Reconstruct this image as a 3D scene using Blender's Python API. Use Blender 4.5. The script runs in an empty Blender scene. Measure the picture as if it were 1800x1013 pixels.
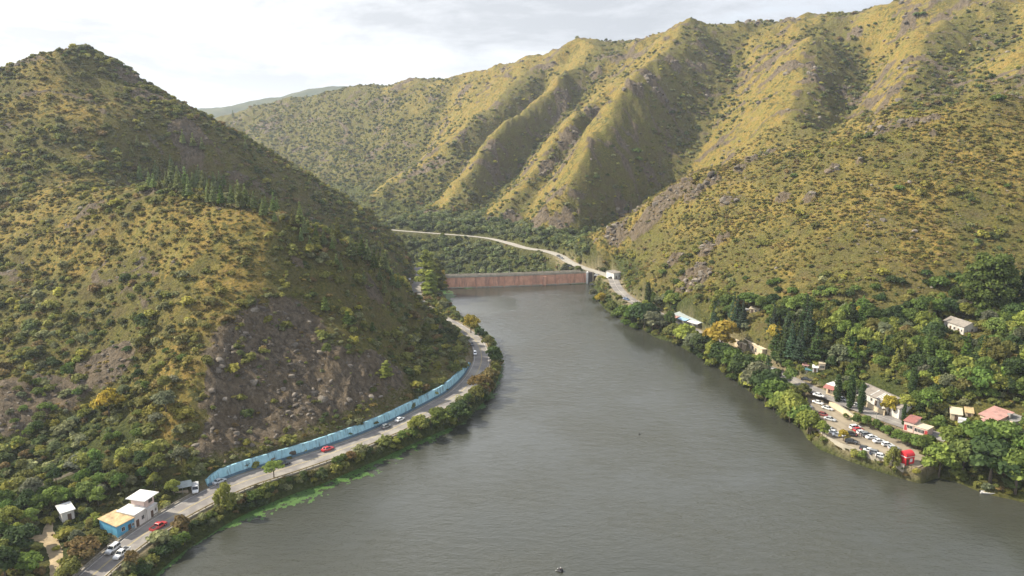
import bpy, bmesh, math, random
import numpy as np
from mathutils import Vector
R = math.radians
random.seed(7)
rng = np.random.default_rng(11)
scene = bpy.context.scene
col = scene.collection

# ------------------------------------------------------------------ camera
CAM_H, PITCH, FPX, CX, CY = 120.0, R(12.45), 1386.0, 900.0, 506.5
cp_, sp_ = math.cos(PITCH), math.sin(PITCH)
cd = bpy.data.cameras.new("camera"); cam = bpy.data.objects.new("camera", cd); col.objects.link(cam)
cam.location = (0, 0, CAM_H); cam.rotation_euler = (math.pi / 2 - PITCH, 0, 0)
cd.sensor_width = 36.0; cd.lens = 36.0 * FPX / 1800.0; cd.clip_start = 1.0; cd.clip_end = 30000.0
scene.camera = cam

def ray(u, v):
    xc = (u - CX) / FPX; yc = (CY - v) / FPX
    return xc, cp_ + yc * sp_, -sp_ + yc * cp_
def P(u, v, Y):
    dx, dy, dz = ray(u, v); t = Y / dy
    return (dx * t, Y, CAM_H + dz * t)
def PZ(u, v, z):
    dx, dy, dz = ray(u, v); t = (z - CAM_H) / dz
    return (dx * t, dy * t, z)
def project(x, y, z):
    dz = z - CAM_H
    f = y * cp_ - dz * sp_; up = y * sp_ + dz * cp_
    return CX + FPX * x / f, CY - FPX * up / f, f

# ------------------------------------------------------------------ noise
_perm = np.random.default_rng(5).permutation(4096)
_vals = np.random.default_rng(6).random(4096)
def vnoise(x, y, s=0):
    xi = np.floor(x).astype(np.int64); yi = np.floor(y).astype(np.int64)
    fx = x - xi; fy = y - yi
    fx = fx * fx * fx * (fx * (fx * 6 - 15) + 10); fy = fy * fy * fy * (fy * (fy * 6 - 15) + 10)
    def h(a, b): return _vals[_perm[(_perm[(a + s * 131) & 4095] + b) & 4095]]
    return ((h(xi, yi) * (1 - fx) + h(xi + 1, yi) * fx) * (1 - fy) + (h(xi, yi + 1) * (1 - fx) + h(xi + 1, yi + 1) * fx) * fy) * 2 - 1
def fbm(x, y, scale, octs=4, s=0, gain=0.5):
    a, t, n = 1.0, 0.0, 0.0
    x = x / scale; y = y / scale
    for i in range(octs):
        c, q = math.cos(0.6 * i + .3), math.sin(0.6 * i + .3)
        t = t + a * vnoise(c * x - q * y + 17.3 * i, q * x + c * y + 9.1 * i, s + i); n += a
        a *= gain; x = x * 2.03; y = y * 2.03
    return t / n
def ridged(x, y, scale, octs=3, s=0):
    a, t, n = 1.0, 0.0, 0.0
    x = x / scale; y = y / scale
    for i in range(octs):
        t = t + a * (1 - 2 * np.abs(vnoise(x + 7.7 * i, y + 3.1 * i, s + i))); n += a
        a *= 0.5; x = x * 2.1; y = y * 2.1
    return t / n
def sstep(a, b, x):
    t = np.clip((x - a) / (b - a), 0, 1); return t * t * (3 - 2 * t)

# ------------------------------------------------------------------ road lines (world polylines)
def resample(pts, n):
    pts = np.array(pts, float)
    for _ in range(2):
        q = [pts[0]]
        for a, b in zip(pts[:-1], pts[1:]): q += [a * .75 + b * .25, a * .25 + b * .75]
        q.append(pts[-1]); pts = np.array(q)
    d = np.concatenate([[0], np.cumsum(np.linalg.norm(np.diff(pts, axis=0), axis=1))])
    t = np.linspace(0, d[-1], n)
    return np.stack([np.interp(t, d, pts[:, k]) for k in range(pts.shape[1])], 1)
def normals2(pl):
    t = np.gradient(pl[:, :2], axis=0); t /= np.linalg.norm(t, axis=1)[:, None] + 1e-9
    return np.stack([-t[:, 1], t[:, 0]], 1)      # to the left of travel
ZL = 4.0
L_IN = [(60, 1085), (140, 1010), (210, 954), (268, 913), (338, 872), (404, 842), (469, 824), (565, 797), (660, 762), (744, 718), (788, 695), (820, 664), (835, 632), (832, 604), (815, 584), (786, 568)]
L_OUT = [(120, 1075), (187, 1010), (233, 969), (292, 927), (383, 879), (452, 849), (513, 830), (591, 801), (688, 762), (749, 734), (799, 707), (833, 686), (857, 653), (862, 627), (849, 601), (828, 584), (800, 566)]
left_in = resample([PZ(u, v, ZL) for u, v in L_IN], 120)
left_out = resample([PZ(u, v, ZL) for u, v in L_OUT], 120)
LROAD = (left_in + left_out) / 2
_n = normals2(LROAD)
_hw = np.clip(np.linalg.norm(left_in - left_out, axis=1) / 2, 3.8, 5.4)
_hw = np.convolve(np.pad(_hw, 8, mode='edge'), np.ones(17) / 17, 'valid')
LHW = _hw
# road down the far left to the dam's left end
LROAD2 = resample([PZ(793, 567, ZL), PZ(774, 558, 4.4), PZ(752, 545, 5.2), PZ(734, 527, 6.6), PZ(729, 511, 7.6), PZ(736, 497, 8.2), PZ(742, 480, 8.3), PZ(735, 470, 8.3)], 30)
RROAD = resample([PZ(640, 399, 16), PZ(693, 405, 14.5), PZ(760, 410, 13.3), PZ(851, 417, 12), PZ(890, 426, 11), PZ(925, 437, 10.3), PZ(957, 440.5, 10), PZ(985, 449, 9.6), PZ(1000, 461, 9), PZ(1029, 472.5, 8.4), PZ(1060, 481, 8.2), PZ(1078, 489, 8.2), PZ(1082, 503, 8.0), PZ(1098, 521, 7.6), PZ(1120, 534, 7.4),
                  PZ(1165, 556, 7.2), PZ(1230, 586, 7), PZ(1300, 622, 7), PZ(1380, 662, 7), PZ(1440, 690, 7), PZ(1500, 714, 7), PZ(1560, 737, 7), PZ(1620, 757, 7), PZ(1700, 783, 7), PZ(1800, 818, 7), PZ(1900, 855, 7)], 190)
CARPARK = [PZ(u, v, 4.6) for u, v in [(1420, 700), (1448, 700), (1475, 722), (1500, 740), (1545, 758), (1590, 780), (1622, 798), (1634, 812), (1615, 822), (1560, 806), (1500, 786), (1452, 768), (1432, 750), (1424, 725)]]

# ------------------------------------------------------------------ terrain control points
ctrl = []
def line(pts, n=None, mode='Y'):
    w = np.array([P(*p) if mode == 'Y' else PZ(*p) for p in pts])
    d = np.concatenate([[0], np.cumsum(np.linalg.norm(np.diff(w, axis=0), axis=1))])
    n = n or max(2, int(d[-1] / 16)); t = np.linspace(0, d[-1], n)
    w = np.stack([np.interp(t, d, w[:, k]) for k in range(3)], 1)
    ctrl.extend(w.tolist()); return w
def pts(ps):
    for p in ps: ctrl.append(list(P(*p)))
# shores
LSH = [(200, 1100), (268, 1015), (300, 985), (390, 925), (470, 885), (560, 853), (640, 815), (700, 785), (760, 763), (822, 740), (845, 705), (868, 670), (880, 640), (868, 612), (850, 590), (822, 566), (800, 545), (786, 528), (774, 514), (770, 507)]
RSH = [(2300, 1060), (2100, 980), (1950, 930), (1800, 884), (1700, 852), (1640, 836), (1590, 826), (1520, 808), (1480, 793), (1440, 773), (1400, 748), (1350, 712), (1310, 683), (1280, 658), (1230, 627), (1180, 602), (1130, 581), (1090, 561), (1064, 545), (1050, 527), (1045, 507)]
lsh = line([(u, v, 0) for u, v in LSH], mode='Z'); rsh = line([(u, v, 0) for u, v in RSH], mode='Z')
for sh, sgn in ((lsh, 1), (rsh, 1)):
    n2 = normals2(sh)                 # left of travel = landward for the left shore (travelling away), right shore travels away as well -> right is land
    s = 1 if sh is lsh else -1
    for p, n in zip(sh, n2):
        ctrl.append([p[0] - s * n[0] * 9, p[1] - s * n[1] * 9, -4.0])
        ctrl.append([p[0] + s * n[0] * 4, p[1] + s * n[1] * 4, 2.6])
for u, v in [(600, 1000), (900, 1000), (1200, 1000), (1500, 950), (900, 850), (1200, 850), (1000, 750), (1200, 720), (1000, 650), (950, 580), (930, 540)]:
    p = PZ(u, v, 0); ctrl.append([p[0], p[1], -7])
# roads
n2 = normals2(LROAD)
for i in range(0, 120, 3):
    p = LROAD[i]; ctrl.append([p[0], p[1], ZL])
    u, v, _ = project(*p)
    wall = 365 < u and i < 104
    h = 4.6 if wall else 0.6
    if v < 620 and u > 800: h = 3.0
    d = LHW[i] + 3.2
    ctrl.append([p[0] + n2[i][0] * d, p[1] + n2[i][1] * d, ZL + h])
for pl, st in ((LROAD2, 3), (RROAD, 4)):
    m2 = normals2(pl)
    for i in range(0, len(pl), st):
        ctrl.append(list(pl[i]))
for u, v, z in [(1450, 720, 4.6), (1480, 750, 4.6), (1530, 775, 4.6), (1590, 805, 4.6), (1660, 800, 5.5), (1740, 830, 5), (1100, 500, 8.2), (1070, 500, 7.5)]:
    ctrl.append(list(PZ(u, v, z)))
# left hill
line([(-500, 200, 520), (-300, 165, 530), (-100, 155, 535), (0, 133, 540), (70, 105, 540), (145, 92, 540), (215, 117, 550), (280, 160, 565), (330, 193, 575), (390, 240, 585), (450, 277, 590), (520, 307, 590), (600, 354, 590), (650, 382, 585), (690, 410, 575), (715, 442, 565), (730, 470, 560)])
line([(0, 372, 412), (60, 350, 412), (120, 338, 405), (180, 334, 398), (240, 342, 382), (330, 360, 360), (420, 371, 350), (480, 396, 345), (540, 428, 348), (600, 456, 352), (660, 482, 372), (720, 512, 398), (770, 545, 418), (805, 572, 428)])
line([(300, 332, 485), (400, 354, 492), (480, 384, 498), (560, 430, 498), (650, 475, 495), (712, 499, 488)])
line([(445, 420, 335), (450, 500, 314), (400, 580, 288), (345, 660, 265), (285, 740, 248), (235, 800, 238)])
line([(150, 150, 520), (215, 182, 505), (270, 215, 500), (320, 242, 500), (370, 280, 500), (430, 322, 500), (500, 350, 510)])
line([(190, 200, 490), (150, 245, 470), (110, 290, 450)])
pts([(240, 420, 352), (100, 430, 366), (0, 450, 372), (200, 520, 322), (60, 520, 338), (150, 640, 290), (60, 600, 310), (0, 700, 268), (190, 720, 265), (100, 800, 243), (170, 790, 241), (0, 850, 228),
     (-300, 300, 520), (-300, 600, 330), (-300, 800, 240), (600, 600, 305), (540, 600, 303), (680, 620, 330), (740, 610, 360), (780, 600, 395), (520, 700, 276), (430, 740, 262)])
for u, v, z in [(0, 900, 7), (100, 950, 4.2), (50, 1000, 4), (-100, 950, 5), (-150, 870, 10), (130, 890, 5.5), (180, 870, 7), (240, 850, 8), (320, 840, 8), (-300, 1000, 5), (-100, 1100, 4), (230, 905, 4.5)]:
    ctrl.append(list(PZ(u, v, z)))
# behind the left hill
for x, y, z in [(-420, 700, 60), (-300, 720, 40), (-200, 720, 10), (-130, 700, -20), (-90, 640, -25), (-60, 590, -20), (-60, 640, -35), (-30, 610, -30), (0, 600, -30), (30, 600, -22), (-110, 690, -30), (-160, 770, -35), (-250, 850, -32), (-400, 960, -30), (-600, 800, 60), (-700, 1100, 0), (-600, 600, 140), (-500, 420, 60)]:
    ctrl.append([x, y, z])
# right slope
line([(2300, 120, 460), (2000, 190, 470), (1800, 181, 475), (1750, 172, 475), (1640, 206, 480), (1560, 231, 490), (1480, 250, 500), (1400, 270, 515), (1300, 291, 530), (1220, 316, 545), (1150, 350, 560), (1095, 396, 578), (1062, 414, 580), (1020, 424, 574)])
line([(1500, 277, 575), (1400, 276, 600), (1300, 297, 620), (1220, 322, 640), (1150, 365, 655), (1090, 405, 660), (1040, 425, 660)])
pts([(1640, 210, 560), (1800, 180, 545), (1690, 575, 330), (1560, 620, 318), (1400, 560, 352), (1300, 545, 385), (1200, 530, 420), (1130, 490, 470), (1800, 600, 300), (2000, 650, 300), (2000, 400, 390), (1013, 434, 572), (1045, 428, 571)])
for u, v, z in [(1800, 760, 11), (1720, 750, 10), (1650, 720, 11), (2000, 800, 9), (1500, 670, 10)]:
    ctrl.append(list(PZ(u, v, z)))
# mountains
line([(2300, -60, 640), (2000, -20, 700), (1800, 2, 760), (1700, 14, 790), (1600, 29, 830), (1500, 49, 880), (1400, 54, 930), (1300, 49, 980), (1255, 45, 995), (1215, 38, 1000), (1185, 52, 1010), (1150, 72, 1030), (1090, 89, 1060), (1040, 84, 1090), (985, 86, 1120), (930, 106, 1160), (850, 131, 1220), (780, 146, 1280), (700, 151, 1340), (620, 160, 1400), (540, 175, 1440), (460, 190, 1480), (380, 213, 1520), (300, 235, 1560), (200, 260, 1560)])
line([(1000, 108, 1105), (985, 125, 1085), (930, 165, 1050), (870, 207, 1010), (800, 251, 970), (740, 300, 940), (690, 335, 915), (650, 363, 890)])
line([(960, 160, 1070), (920, 205, 1030), (870, 258, 980), (800, 320, 910), (740, 372, 850), (705, 394, 800)])
line([(1075, 100, 1045), (1046, 119, 1025), (993, 140, 1000), (940, 190, 955), (890, 241, 905), (850, 285, 865), (810, 335, 825), (785, 385, 780)])
line([(1010, 170, 1000), (960, 235, 945), (900, 300, 890), (860, 350, 840), (835, 395, 770)])
line([(1115, 130, 960), (1064, 165, 930), (1020, 210, 885), (972, 264, 830), (930, 315, 790), (898, 356, 760), (875, 395, 725)])
line([(1050, 215, 900), (1005, 270, 840), (960, 320, 795), (930, 370, 750), (912, 410, 700)])
line([(1215, 60, 960), (1150, 115, 880), (1100, 160, 820), (1070, 215, 765), (1040, 270, 725), (1010, 320, 695), (978, 370, 680), (955, 412, 665)])
line([(1285, 110, 940), (1268, 160, 888), (1240, 210, 836), (1208, 260, 792), (1178, 308, 755), (1132, 360, 722), (1095, 395, 698)])
line([(1162, 175, 838), (1150, 220, 796), (1138, 265, 758), (1120, 320, 722)])
line([(1430, 72, 850), (1425, 110, 790), (1425, 150, 735), (1418, 190, 685), (1395, 228, 640)])
line([(1530, 100, 850), (1525, 150, 790), (1500, 200, 720), (1465, 243, 650)])
line([(1600, 55, 760), (1603, 100, 705), (1595, 140, 660), (1575, 180, 615), (1550, 208, 580)])
line([(1715, 75, 740), (1705, 120, 700), (1685, 160, 650), (1655, 193, 590)])
pts([(600, 280, 1200), (500, 270, 1300), (420, 245, 1400), (740, 290, 1090), (680, 320, 1060), (640, 356, 1000), (1790, 90, 640), (1340, 130, 850), (1330, 200, 760), (560, 330, 1100), (640, 240, 1250)])
for p in [(300, 1300, 150), (600, 1150, 190), (0, 1450, 120), (-300, 1700, 90), (-900, 1700, 60), (700, 900, 210), (300, 1700, 120), (900, 1500, 150), (-1300, 1500, 60), (-1100, 1000, 60), (1200, 1100, 200), (-800, 2100, 60), (0, 2100, 100), (800, 2100, 120)]:
    ctrl.append(list(p))
C = np.array(ctrl)
# drop near duplicates
keep = []
for i in range(len(C)):
    if all((C[i, 0] - C[j, 0]) ** 2 + (C[i, 1] - C[j, 1]) ** 2 > 4.0 for j in keep): keep.append(i)
C = C[keep]; NC = len(C)
K = np.sqrt(((C[:, None, :2] - C[None, :, :2]) ** 2).sum(2) + 16.0)
A = np.zeros((NC + 3, NC + 3)); A[:NC, :NC] = K - np.eye(NC) * 0.6
A[:NC, NC] = 1; A[:NC, NC + 1:] = C[:, :2]; A[NC:, :NC] = A[:NC, NC:].T
W = np.linalg.solve(A, np.concatenate([C[:, 2], np.zeros(3)]))
def rbf(x, y):
    sh = x.shape; x = x.ravel(); y = y.ravel(); out = np.empty(len(x))
    for i in range(0, len(x), 8000):
        a, b = x[i:i + 8000], y[i:i + 8000]
        out[i:i + 8000] = np.sqrt((a[:, None] - C[None, :, 0]) ** 2 + (b[:, None] - C[None, :, 1]) ** 2 + 16.0) @ W[:NC] + W[NC] + W[NC + 1] * a + W[NC + 2] * b
    return out.reshape(sh)

# ------------------------------------------------------------------ the terrain grid (polar sheet around the valley mouth)
NA, NR, AZ, R0, R1 = 1040, 680, R(52), 120.0, 2100.0
az = np.linspace(-AZ, AZ, NA); lr = np.linspace(math.log(R0), math.log(R1), NR); rr = np.exp(lr)
S = 4
azc = np.linspace(-AZ, AZ, NA // S + 1); lrc = np.linspace(lr[0], lr[-1], NR // S + 1)
Xc = np.exp(lrc)[:, None] * np.sin(azc)[None]; Yc = np.exp(lrc)[:, None] * np.cos(azc)[None]
Hc = rbf(Xc, Yc)
def bil(G, fi, fj):
    fi = np.clip(fi, 0, G.shape[0] - 1.001); fj = np.clip(fj, 0, G.shape[1] - 1.001)
    i = fi.astype(int); j = fj.astype(int); a = fi - i; b = fj - j
    return (G[i, j] * (1 - a) + G[i + 1, j] * a) * (1 - b) + (G[i, j + 1] * (1 - a) + G[i + 1, j + 1] * a) * b
FI, FJ = np.meshgrid(np.linspace(0, NR // S, NR), np.linspace(0, NA // S, NA), indexing='ij')
H = bil(Hc, FI, FJ)
X = rr[:, None] * np.sin(az)[None]; Y = rr[:, None] * np.cos(az)[None]
def polydist(x, y, pl):
    """distance to a polyline and the height of its nearest point"""
    best = np.full(x.shape, 1e9); zz = np.zeros(x.shape); side = np.zeros(x.shape); tt = np.zeros(x.shape)
    for k, (a, b) in enumerate(zip(pl[:-1], pl[1:])):
        ex, ey = b[0] - a[0], b[1] - a[1]; L = ex * ex + ey * ey + 1e-9
        t = np.clip(((x - a[0]) * ex + (y - a[1]) * ey) / L, 0, 1)
        d = np.hypot(x - a[0] - ex * t, y - a[1] - ey * t)
        m = d < best
        best = np.where(m, d, best); zz = np.where(m, a[2] + (b[2] - a[2]) * t, zz)
        side = np.where(m, ex * (y - a[1]) - ey * (x - a[0]), side); tt = np.where(m, k + t, tt)
    return best, zz, side, tt
def inpoly(x, y, poly):
    r = np.zeros(x.shape, bool); n = len(poly)
    for i in range(n):
        x1, y1 = poly[i][:2]; x2, y2 = poly[(i + 1) % n][:2]
        c = ((y1 > y) != (y2 > y)) & (x < (x2 - x1) * (y - y1) / (y2 - y1 + 1e-12) + x1)
        r ^= c
    return r
near_road = np.full(X.shape, 1e3)
def box(pl, m):
    pl = np.array(pl)[:, :2]; return (X > pl[:, 0].min() - m) & (X < pl[:, 0].max() + m) & (Y > pl[:, 1].min() - m) & (Y < pl[:, 1].max() + m)
for pl, hw in ((LROAD, None), (LROAD2, 3.5), (RROAD, 4.0)):
    b = box(pl, 30); d, z, s, t = polydist(X[b], Y[b], pl)
    near_road[b] = np.minimum(near_road[b], d - (5 if hw is None else hw))
b = box(CARPARK, 30); ins = inpoly(X[b], Y[b], CARPARK)
cpd = polydist(X[b], Y[b], [(*p[:2], 0) for p in CARPARK + CARPARK[:1]])[0]
near_road[b] = np.minimum(near_road[b], np.where(ins, -1, cpd))
lowmask = sstep(5, 22, H) * sstep(3, 14, near_road)
dist = np.hypot(X, Y)
far = sstep(560, 760, dist)
H0 = H.copy()
H = H + lowmask * (fbm(X, Y, 55, 3, 1) * (3.0 + 5.0 * far) + ridged(X, Y, 42, 3, 9) * (1.6 + 3.6 * far) + ridged(X, Y, 95, 2, 19) * 1.8 * far + ridged(X + .6 * Y, Y - .3 * X, 17, 3, 14) * (.5 + 1.7 * far) + fbm(X, Y, 14, 3, 20) * (1.1 + 0.7 * far) + ridged(X - .4 * Y, Y + .5 * X, 9, 2, 34) * .9 * far + fbm(X, Y, 4.5, 2, 30) * 0.35)
H = H + sstep(-60, -8, -H) * 0 + (1 - lowmask) * fbm(X, Y, 9, 2, 40) * 0.25 * sstep(1, 4, near_road)

# rock places (pixel on the hillside, radius in metres)
def hit_on(Hg, u, v):
    dx, dy, dz = ray(u, v); a = math.atan2(dx, dy); s = dz / math.hypot(dx, dy)
    fj = (a + AZ) / (2 * AZ) * (NA - 1); j = int(np.clip(fj, 0, NA - 2)); f = fj - j
    prof = Hg[:, j] * (1 - f) + Hg[:, j + 1] * f
    g = prof - (CAM_H + s * rr); k = np.argmax(g > 0)
    if k == 0: return None
    t = g[k - 1] / (g[k - 1] - g[k]); r = rr[k - 1] + (rr[k] - rr[k - 1]) * t
    return (r * math.sin(a), r * math.cos(a), CAM_H + s * r)
rock = np.zeros(X.shape)
ROCKS = [(430, 640, 16), (470, 600, 14), (520, 600, 14), (460, 680, 15), (520, 660, 17), (580, 650, 15), (560, 700, 16), (620, 690, 16), (480, 740, 14), (550, 745, 12), (660, 700, 12), (430, 730, 13), (680, 660, 10), (400, 770, 8),
         (1030, 450, 11), (1055, 448, 11), (1085, 402, 9), (1100, 385, 8), (1075, 425, 8),
         (1550, 238, 6), (1575, 228, 6), (1600, 222, 6), (1630, 215, 6), (1640, 212, 5), (1350, 268, 7), (1320, 285, 6), (1300, 300, 5), (1180, 350, 8), (1200, 335, 7), (1160, 360, 6), (1220, 345, 6), (1250, 322, 6), (1280, 355, 7), (1215, 500, 11), (1235, 490, 8), (1190, 520, 7), (1130, 395, 7), (1150, 385, 7), (1510, 290, 3), (1640, 240, 3), (1465, 300, 4), (1420, 350, 4), (1375, 345, 5), (1240, 440, 6), (1270, 420, 5), (1185, 460, 5),
         (720, 388, 14), (760, 385, 12), (830, 395, 10), (860, 400, 11), (900, 395, 12), (935, 400, 12), (985, 395, 10), (700, 392, 12),
         (60, 700, 15), (180, 650, 14), (130, 690, 12), (40, 740, 10), (380, 790, 7),
         (1000, 270, 12), (1010, 250, 10), (1040, 200, 9), (960, 300, 10), (1110, 165, 10), (1140, 150, 10), (1180, 120, 9), (1160, 185, 9), (990, 190, 9), (1050, 130, 8), (1420, 110, 8), (1430, 140, 7), (1400, 170, 6), (1340, 185, 5), (1390, 130, 6), (1590, 130, 7), (1600, 100, 6), (1575, 180, 6), (280, 170, 9), (220, 130, 9), (255, 165, 10), (330, 225, 10), (940, 120, 10), (1500, 60, 8), (1600, 40, 7)]
for u, v, rad in ROCKS:
    h = hit_on(H0, u, v)
    if h is None: continue
    b = (np.abs(X - h[0]) < rad * 2) & (np.abs(Y - h[1]) < rad * 2)
    d = np.hypot(X[b] - h[0], Y[b] - h[1]) / rad
    rock[b] = np.maximum(rock[b], np.exp(-d * d * 1.2) * 1.35)
rk_noise = fbm(X, Y, 11, 4, 60) * 0.75 + ridged(X, Y, 7, 2, 66) * 0.35
steep = np.hypot(np.gradient(H0, axis=0) / np.gradient(rr)[:, None], np.gradient(H0, axis=1) / (rr[:, None] * (az[1] - az[0])))
rockm = sstep(0.42, 0.78, rock + rk_noise * 0.55 + sstep(0.75, 1.1, steep) * 0.35 - 0.05)
rockm = np.maximum(rockm, 0.8 * sstep(0.62 - .14 * far, 0.8 - .1 * far, ridged(X * 0.6 + Y * 0.5, Y - X * .2, 26, 3, 77) * sstep(20, 50, H) + 0.15 * fbm(X, Y, 90, 2, 70)))
rockm *= sstep(4, 10, near_road) * np.where((X > 60) & (dist < 560) & (rock < .3), .45, 1)
ns = ridged(X, Y, 5.0, 3, 80)
H = H + rockm * (0.6 + 1.5 * np.clip(ns, -0.5, 1)) * np.where((X > 60) & (rock > .3), 1.9, 1) * sstep(4, 12, H)
# cut the roads and the car park into the ground
for pl, hw0 in ((LROAD2, 3.6), (RROAD, 4.2), (LROAD, None)):
    b = box(pl, 25); d, z, s, t = polydist(X[b], Y[b], pl)
    hw = np.interp(t, np.arange(len(pl)), LHW) if hw0 is None else hw0
    wgt = 1 - sstep(hw + 1.1, hw + (2.6 if hw0 is None else 2.9), d)
    if hw0 is None:
        wr = 1 - sstep(hw + 1.4, hw + 6.0, d); wgt = np.where(s < 0, wr, wgt)
    H[b] = H[b] * (1 - wgt) + (z - 0.22) * wgt
    if pl is RROAD: H[b] = np.where((s < 0) & (d < 22) & (Y[b] > 545) & (X[b] > -60), np.minimum(H[b], z - .1 - .35 * np.clip(d - 6, 0, 20)), H[b])
b = box(CARPARK, 30); wgt = np.where(ins, 1.0, 1 - sstep(0.5, 4, cpd)); H[b] = H[b] * (1 - wgt) + 4.35 * wgt

# the ledge and the deep water at the right end of the dam
_dl, _dr = PZ(752, 507, 0), PZ(1031, 497.5, 0)
_fy = _dl[1] + (_dr[1] - _dl[1]) * (X - _dl[0]) / (_dr[0] - _dl[0])
_m = (X > _dl[0] + 14) & (X < _dr[0] + 1.5) & (Y < _fy + 2.5) & (Y > _fy - 26); H[_m] = np.minimum(H[_m], -2.0)
_m = (X >= _dr[0] + 1.5) & (X < _dr[0] + 17) & (Y < _dr[1] + 1.6) & (Y > _dr[1] - 9); H[_m] = np.minimum(H[_m], .9)

def Hf(x, y):
    x = np.asarray(x, float); y = np.asarray(y, float)
    return bil(H, (np.log(np.hypot(x, y)) - lr[0]) / (lr[-1] - lr[0]) * (NR - 1), (np.arctan2(x, y) + AZ) / (2 * AZ) * (NA - 1))
def Gf(G, x, y):
    return bil(G, (np.log(np.hypot(x, y)) - lr[0]) / (lr[-1] - lr[0]) * (NR - 1), (np.arctan2(x, y) + AZ) / (2 * AZ) * (NA - 1))
def hit(u, v): return hit_on(H, u, v)

# ------------------------------------------------------------------ object helpers
def tag(o, label=None, cat=None, group=None, kind=None):
    if label: o["label"] = label
    if cat: o["category"] = cat
    if group: o["group"] = group
    if kind: o["kind"] = kind
    return o
def empty(name, loc, rz=0, label=None, cat=None, group=None, scale=None):
    o = bpy.data.objects.new(name, None); col.objects.link(o); o.location = loc; o.rotation_euler = (0, 0, rz)
    o.empty_display_size = 0.5
    if scale: o.scale = scale
    return tag(o, label, cat, group)
def link(name, me, parent=None, loc=None, color=None):
    o = bpy.data.objects.new(name, me); col.objects.link(o)
    if parent is not None: o.parent = parent
    if loc is not None: o.location = loc
    if color is not None: o.color = (*color, 1)
    return o
class MB:
    def __init__(s): s.v = []; s.f = []; s.m = []
    def add(s, vs, fs, mi=0):
        k = len(s.v); s.v += [tuple(map(float, p)) for p in vs]; s.f += [tuple(i + k for i in f) for f in fs]; s.m += [mi] * len(fs); return s
    def box(s, x0, x1, y0, y1, z0, z1, mi=0):
        return s.add([(x0, y0, z0), (x1, y0, z0), (x1, y1, z0), (x0, y1, z0), (x0, y0, z1), (x1, y0, z1), (x1, y1, z1), (x0, y1, z1)],
                     [(0, 3, 2, 1), (4, 5, 6, 7), (0, 1, 5, 4), (1, 2, 6, 5), (2, 3, 7, 6), (3, 0, 4, 7)], mi)
    def tube(s, path, rad, n=6, mi=0, cap=True):
        path = [Vector(p) for p in path]; rings = []
        for i, p in enumerate(path):
            t = (path[min(i + 1, len(path) - 1)] - path[max(i - 1, 0)]).normalized()
            a = t.orthogonal().normalized(); b = t.cross(a)
            r = rad[i] if hasattr(rad, '__len__') else rad
            rings.append([p + (a * math.cos(2 * math.pi * k / n) + b * math.sin(2 * math.pi * k / n)) * r for k in range(n)])
        vs = [q for rg in rings for q in rg]
        fs = [(i * n + k, i * n + (k + 1) % n, (i + 1) * n + (k + 1) % n, (i + 1) * n + k) for i in range(len(path) - 1) for k in range(n)]
        if cap: fs += [tuple(range(n - 1, -1, -1)), tuple((len(path) - 1) * n + k for k in range(n))]
        return s.add(vs, fs, mi)
    def loft(s, rings, mi=0, cap=True):
        n = len(rings[0]); vs = [q for rg in rings for q in rg]
        fs = [(i * n + k, i * n + (k + 1) % n, (i + 1) * n + (k + 1) % n, (i + 1) * n + k) for i in range(len(rings) - 1) for k in range(n)]
        if cap: fs += [tuple(range(n - 1, -1, -1)), tuple((len(rings) - 1) * n + k for k in range(n))]
        return s.add(vs, fs, mi)
    def mesh(s, name, *mats, smooth=False):
        me = bpy.data.meshes.new(name); me.from_pydata(s.v, [], s.f)
        for m in mats: me.materials.append(m)
        if len(mats) > 1: me.polygons.foreach_set('material_index', s.m)
        if smooth: me.polygons.foreach_set('use_smooth', [True] * len(s.f))
        me.update(); return me
    def build(s, name, mat, parent=None, smooth=False, **k):
        mats = mat if isinstance(mat, (list, tuple)) else [mat]
        return link(name, s.mesh(name, *mats, smooth=smooth), parent, **k)

# ------------------------------------------------------------------ materials
def new_mat(name):
    m = bpy.data.materials.new(name); m.use_nodes = True; nt = m.node_tree
    return m, nt, nt.nodes['Principled BSDF'], nt.nodes['Material Output']
def nd(nt, typ, **kw):
    n = nt.nodes.new(typ)
    for k, v in kw.items():
        if k.startswith('in_'):
            key = k[3:]; key = int(key) if key.isdigit() else key.replace('_', ' ')
            n.inputs[key].default_value = v
        else: setattr(n, k, v)
    return n
def mixc(nt, fac, a, b, mode='MIX'):
    n = nd(nt, 'ShaderNodeMix', data_type='RGBA', blend_type=mode)
    for sock, val in ((n.inputs[0], fac), (n.inputs[6], a), (n.inputs[7], b)):
        if hasattr(val, 'links') or hasattr(val, 'is_linked'): nt.links.new(val, sock)
        elif isinstance(val, (tuple, list)): sock.default_value = (*val, 1) if len(val) == 3 else val
        else: sock.default_value = val
    return n.outputs[2]
def mapr(nt, v, a, b, c=0., d=1.):
    n = nd(nt, 'ShaderNodeMapRange'); nt.links.new(v, n.inputs[0])
    for i, q in enumerate((a, b, c, d)): n.inputs[i + 1].default_value = q
    return n.outputs[0]
def noise(nt, scale, detail=4, rough=.55, vec=None, dist=0.):
    n = nd(nt, 'ShaderNodeTexNoise', in_Scale=scale, in_Detail=detail, in_Roughness=rough, in_Distortion=dist)
    if vec is not None: nt.links.new(vec, n.inputs['Vector'])
    return n.outputs['Fac']
def pos(nt): return nd(nt, 'ShaderNodeNewGeometry').outputs['Position']
def objc(nt): return nd(nt, 'ShaderNodeTexCoord').outputs['Object']
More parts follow.
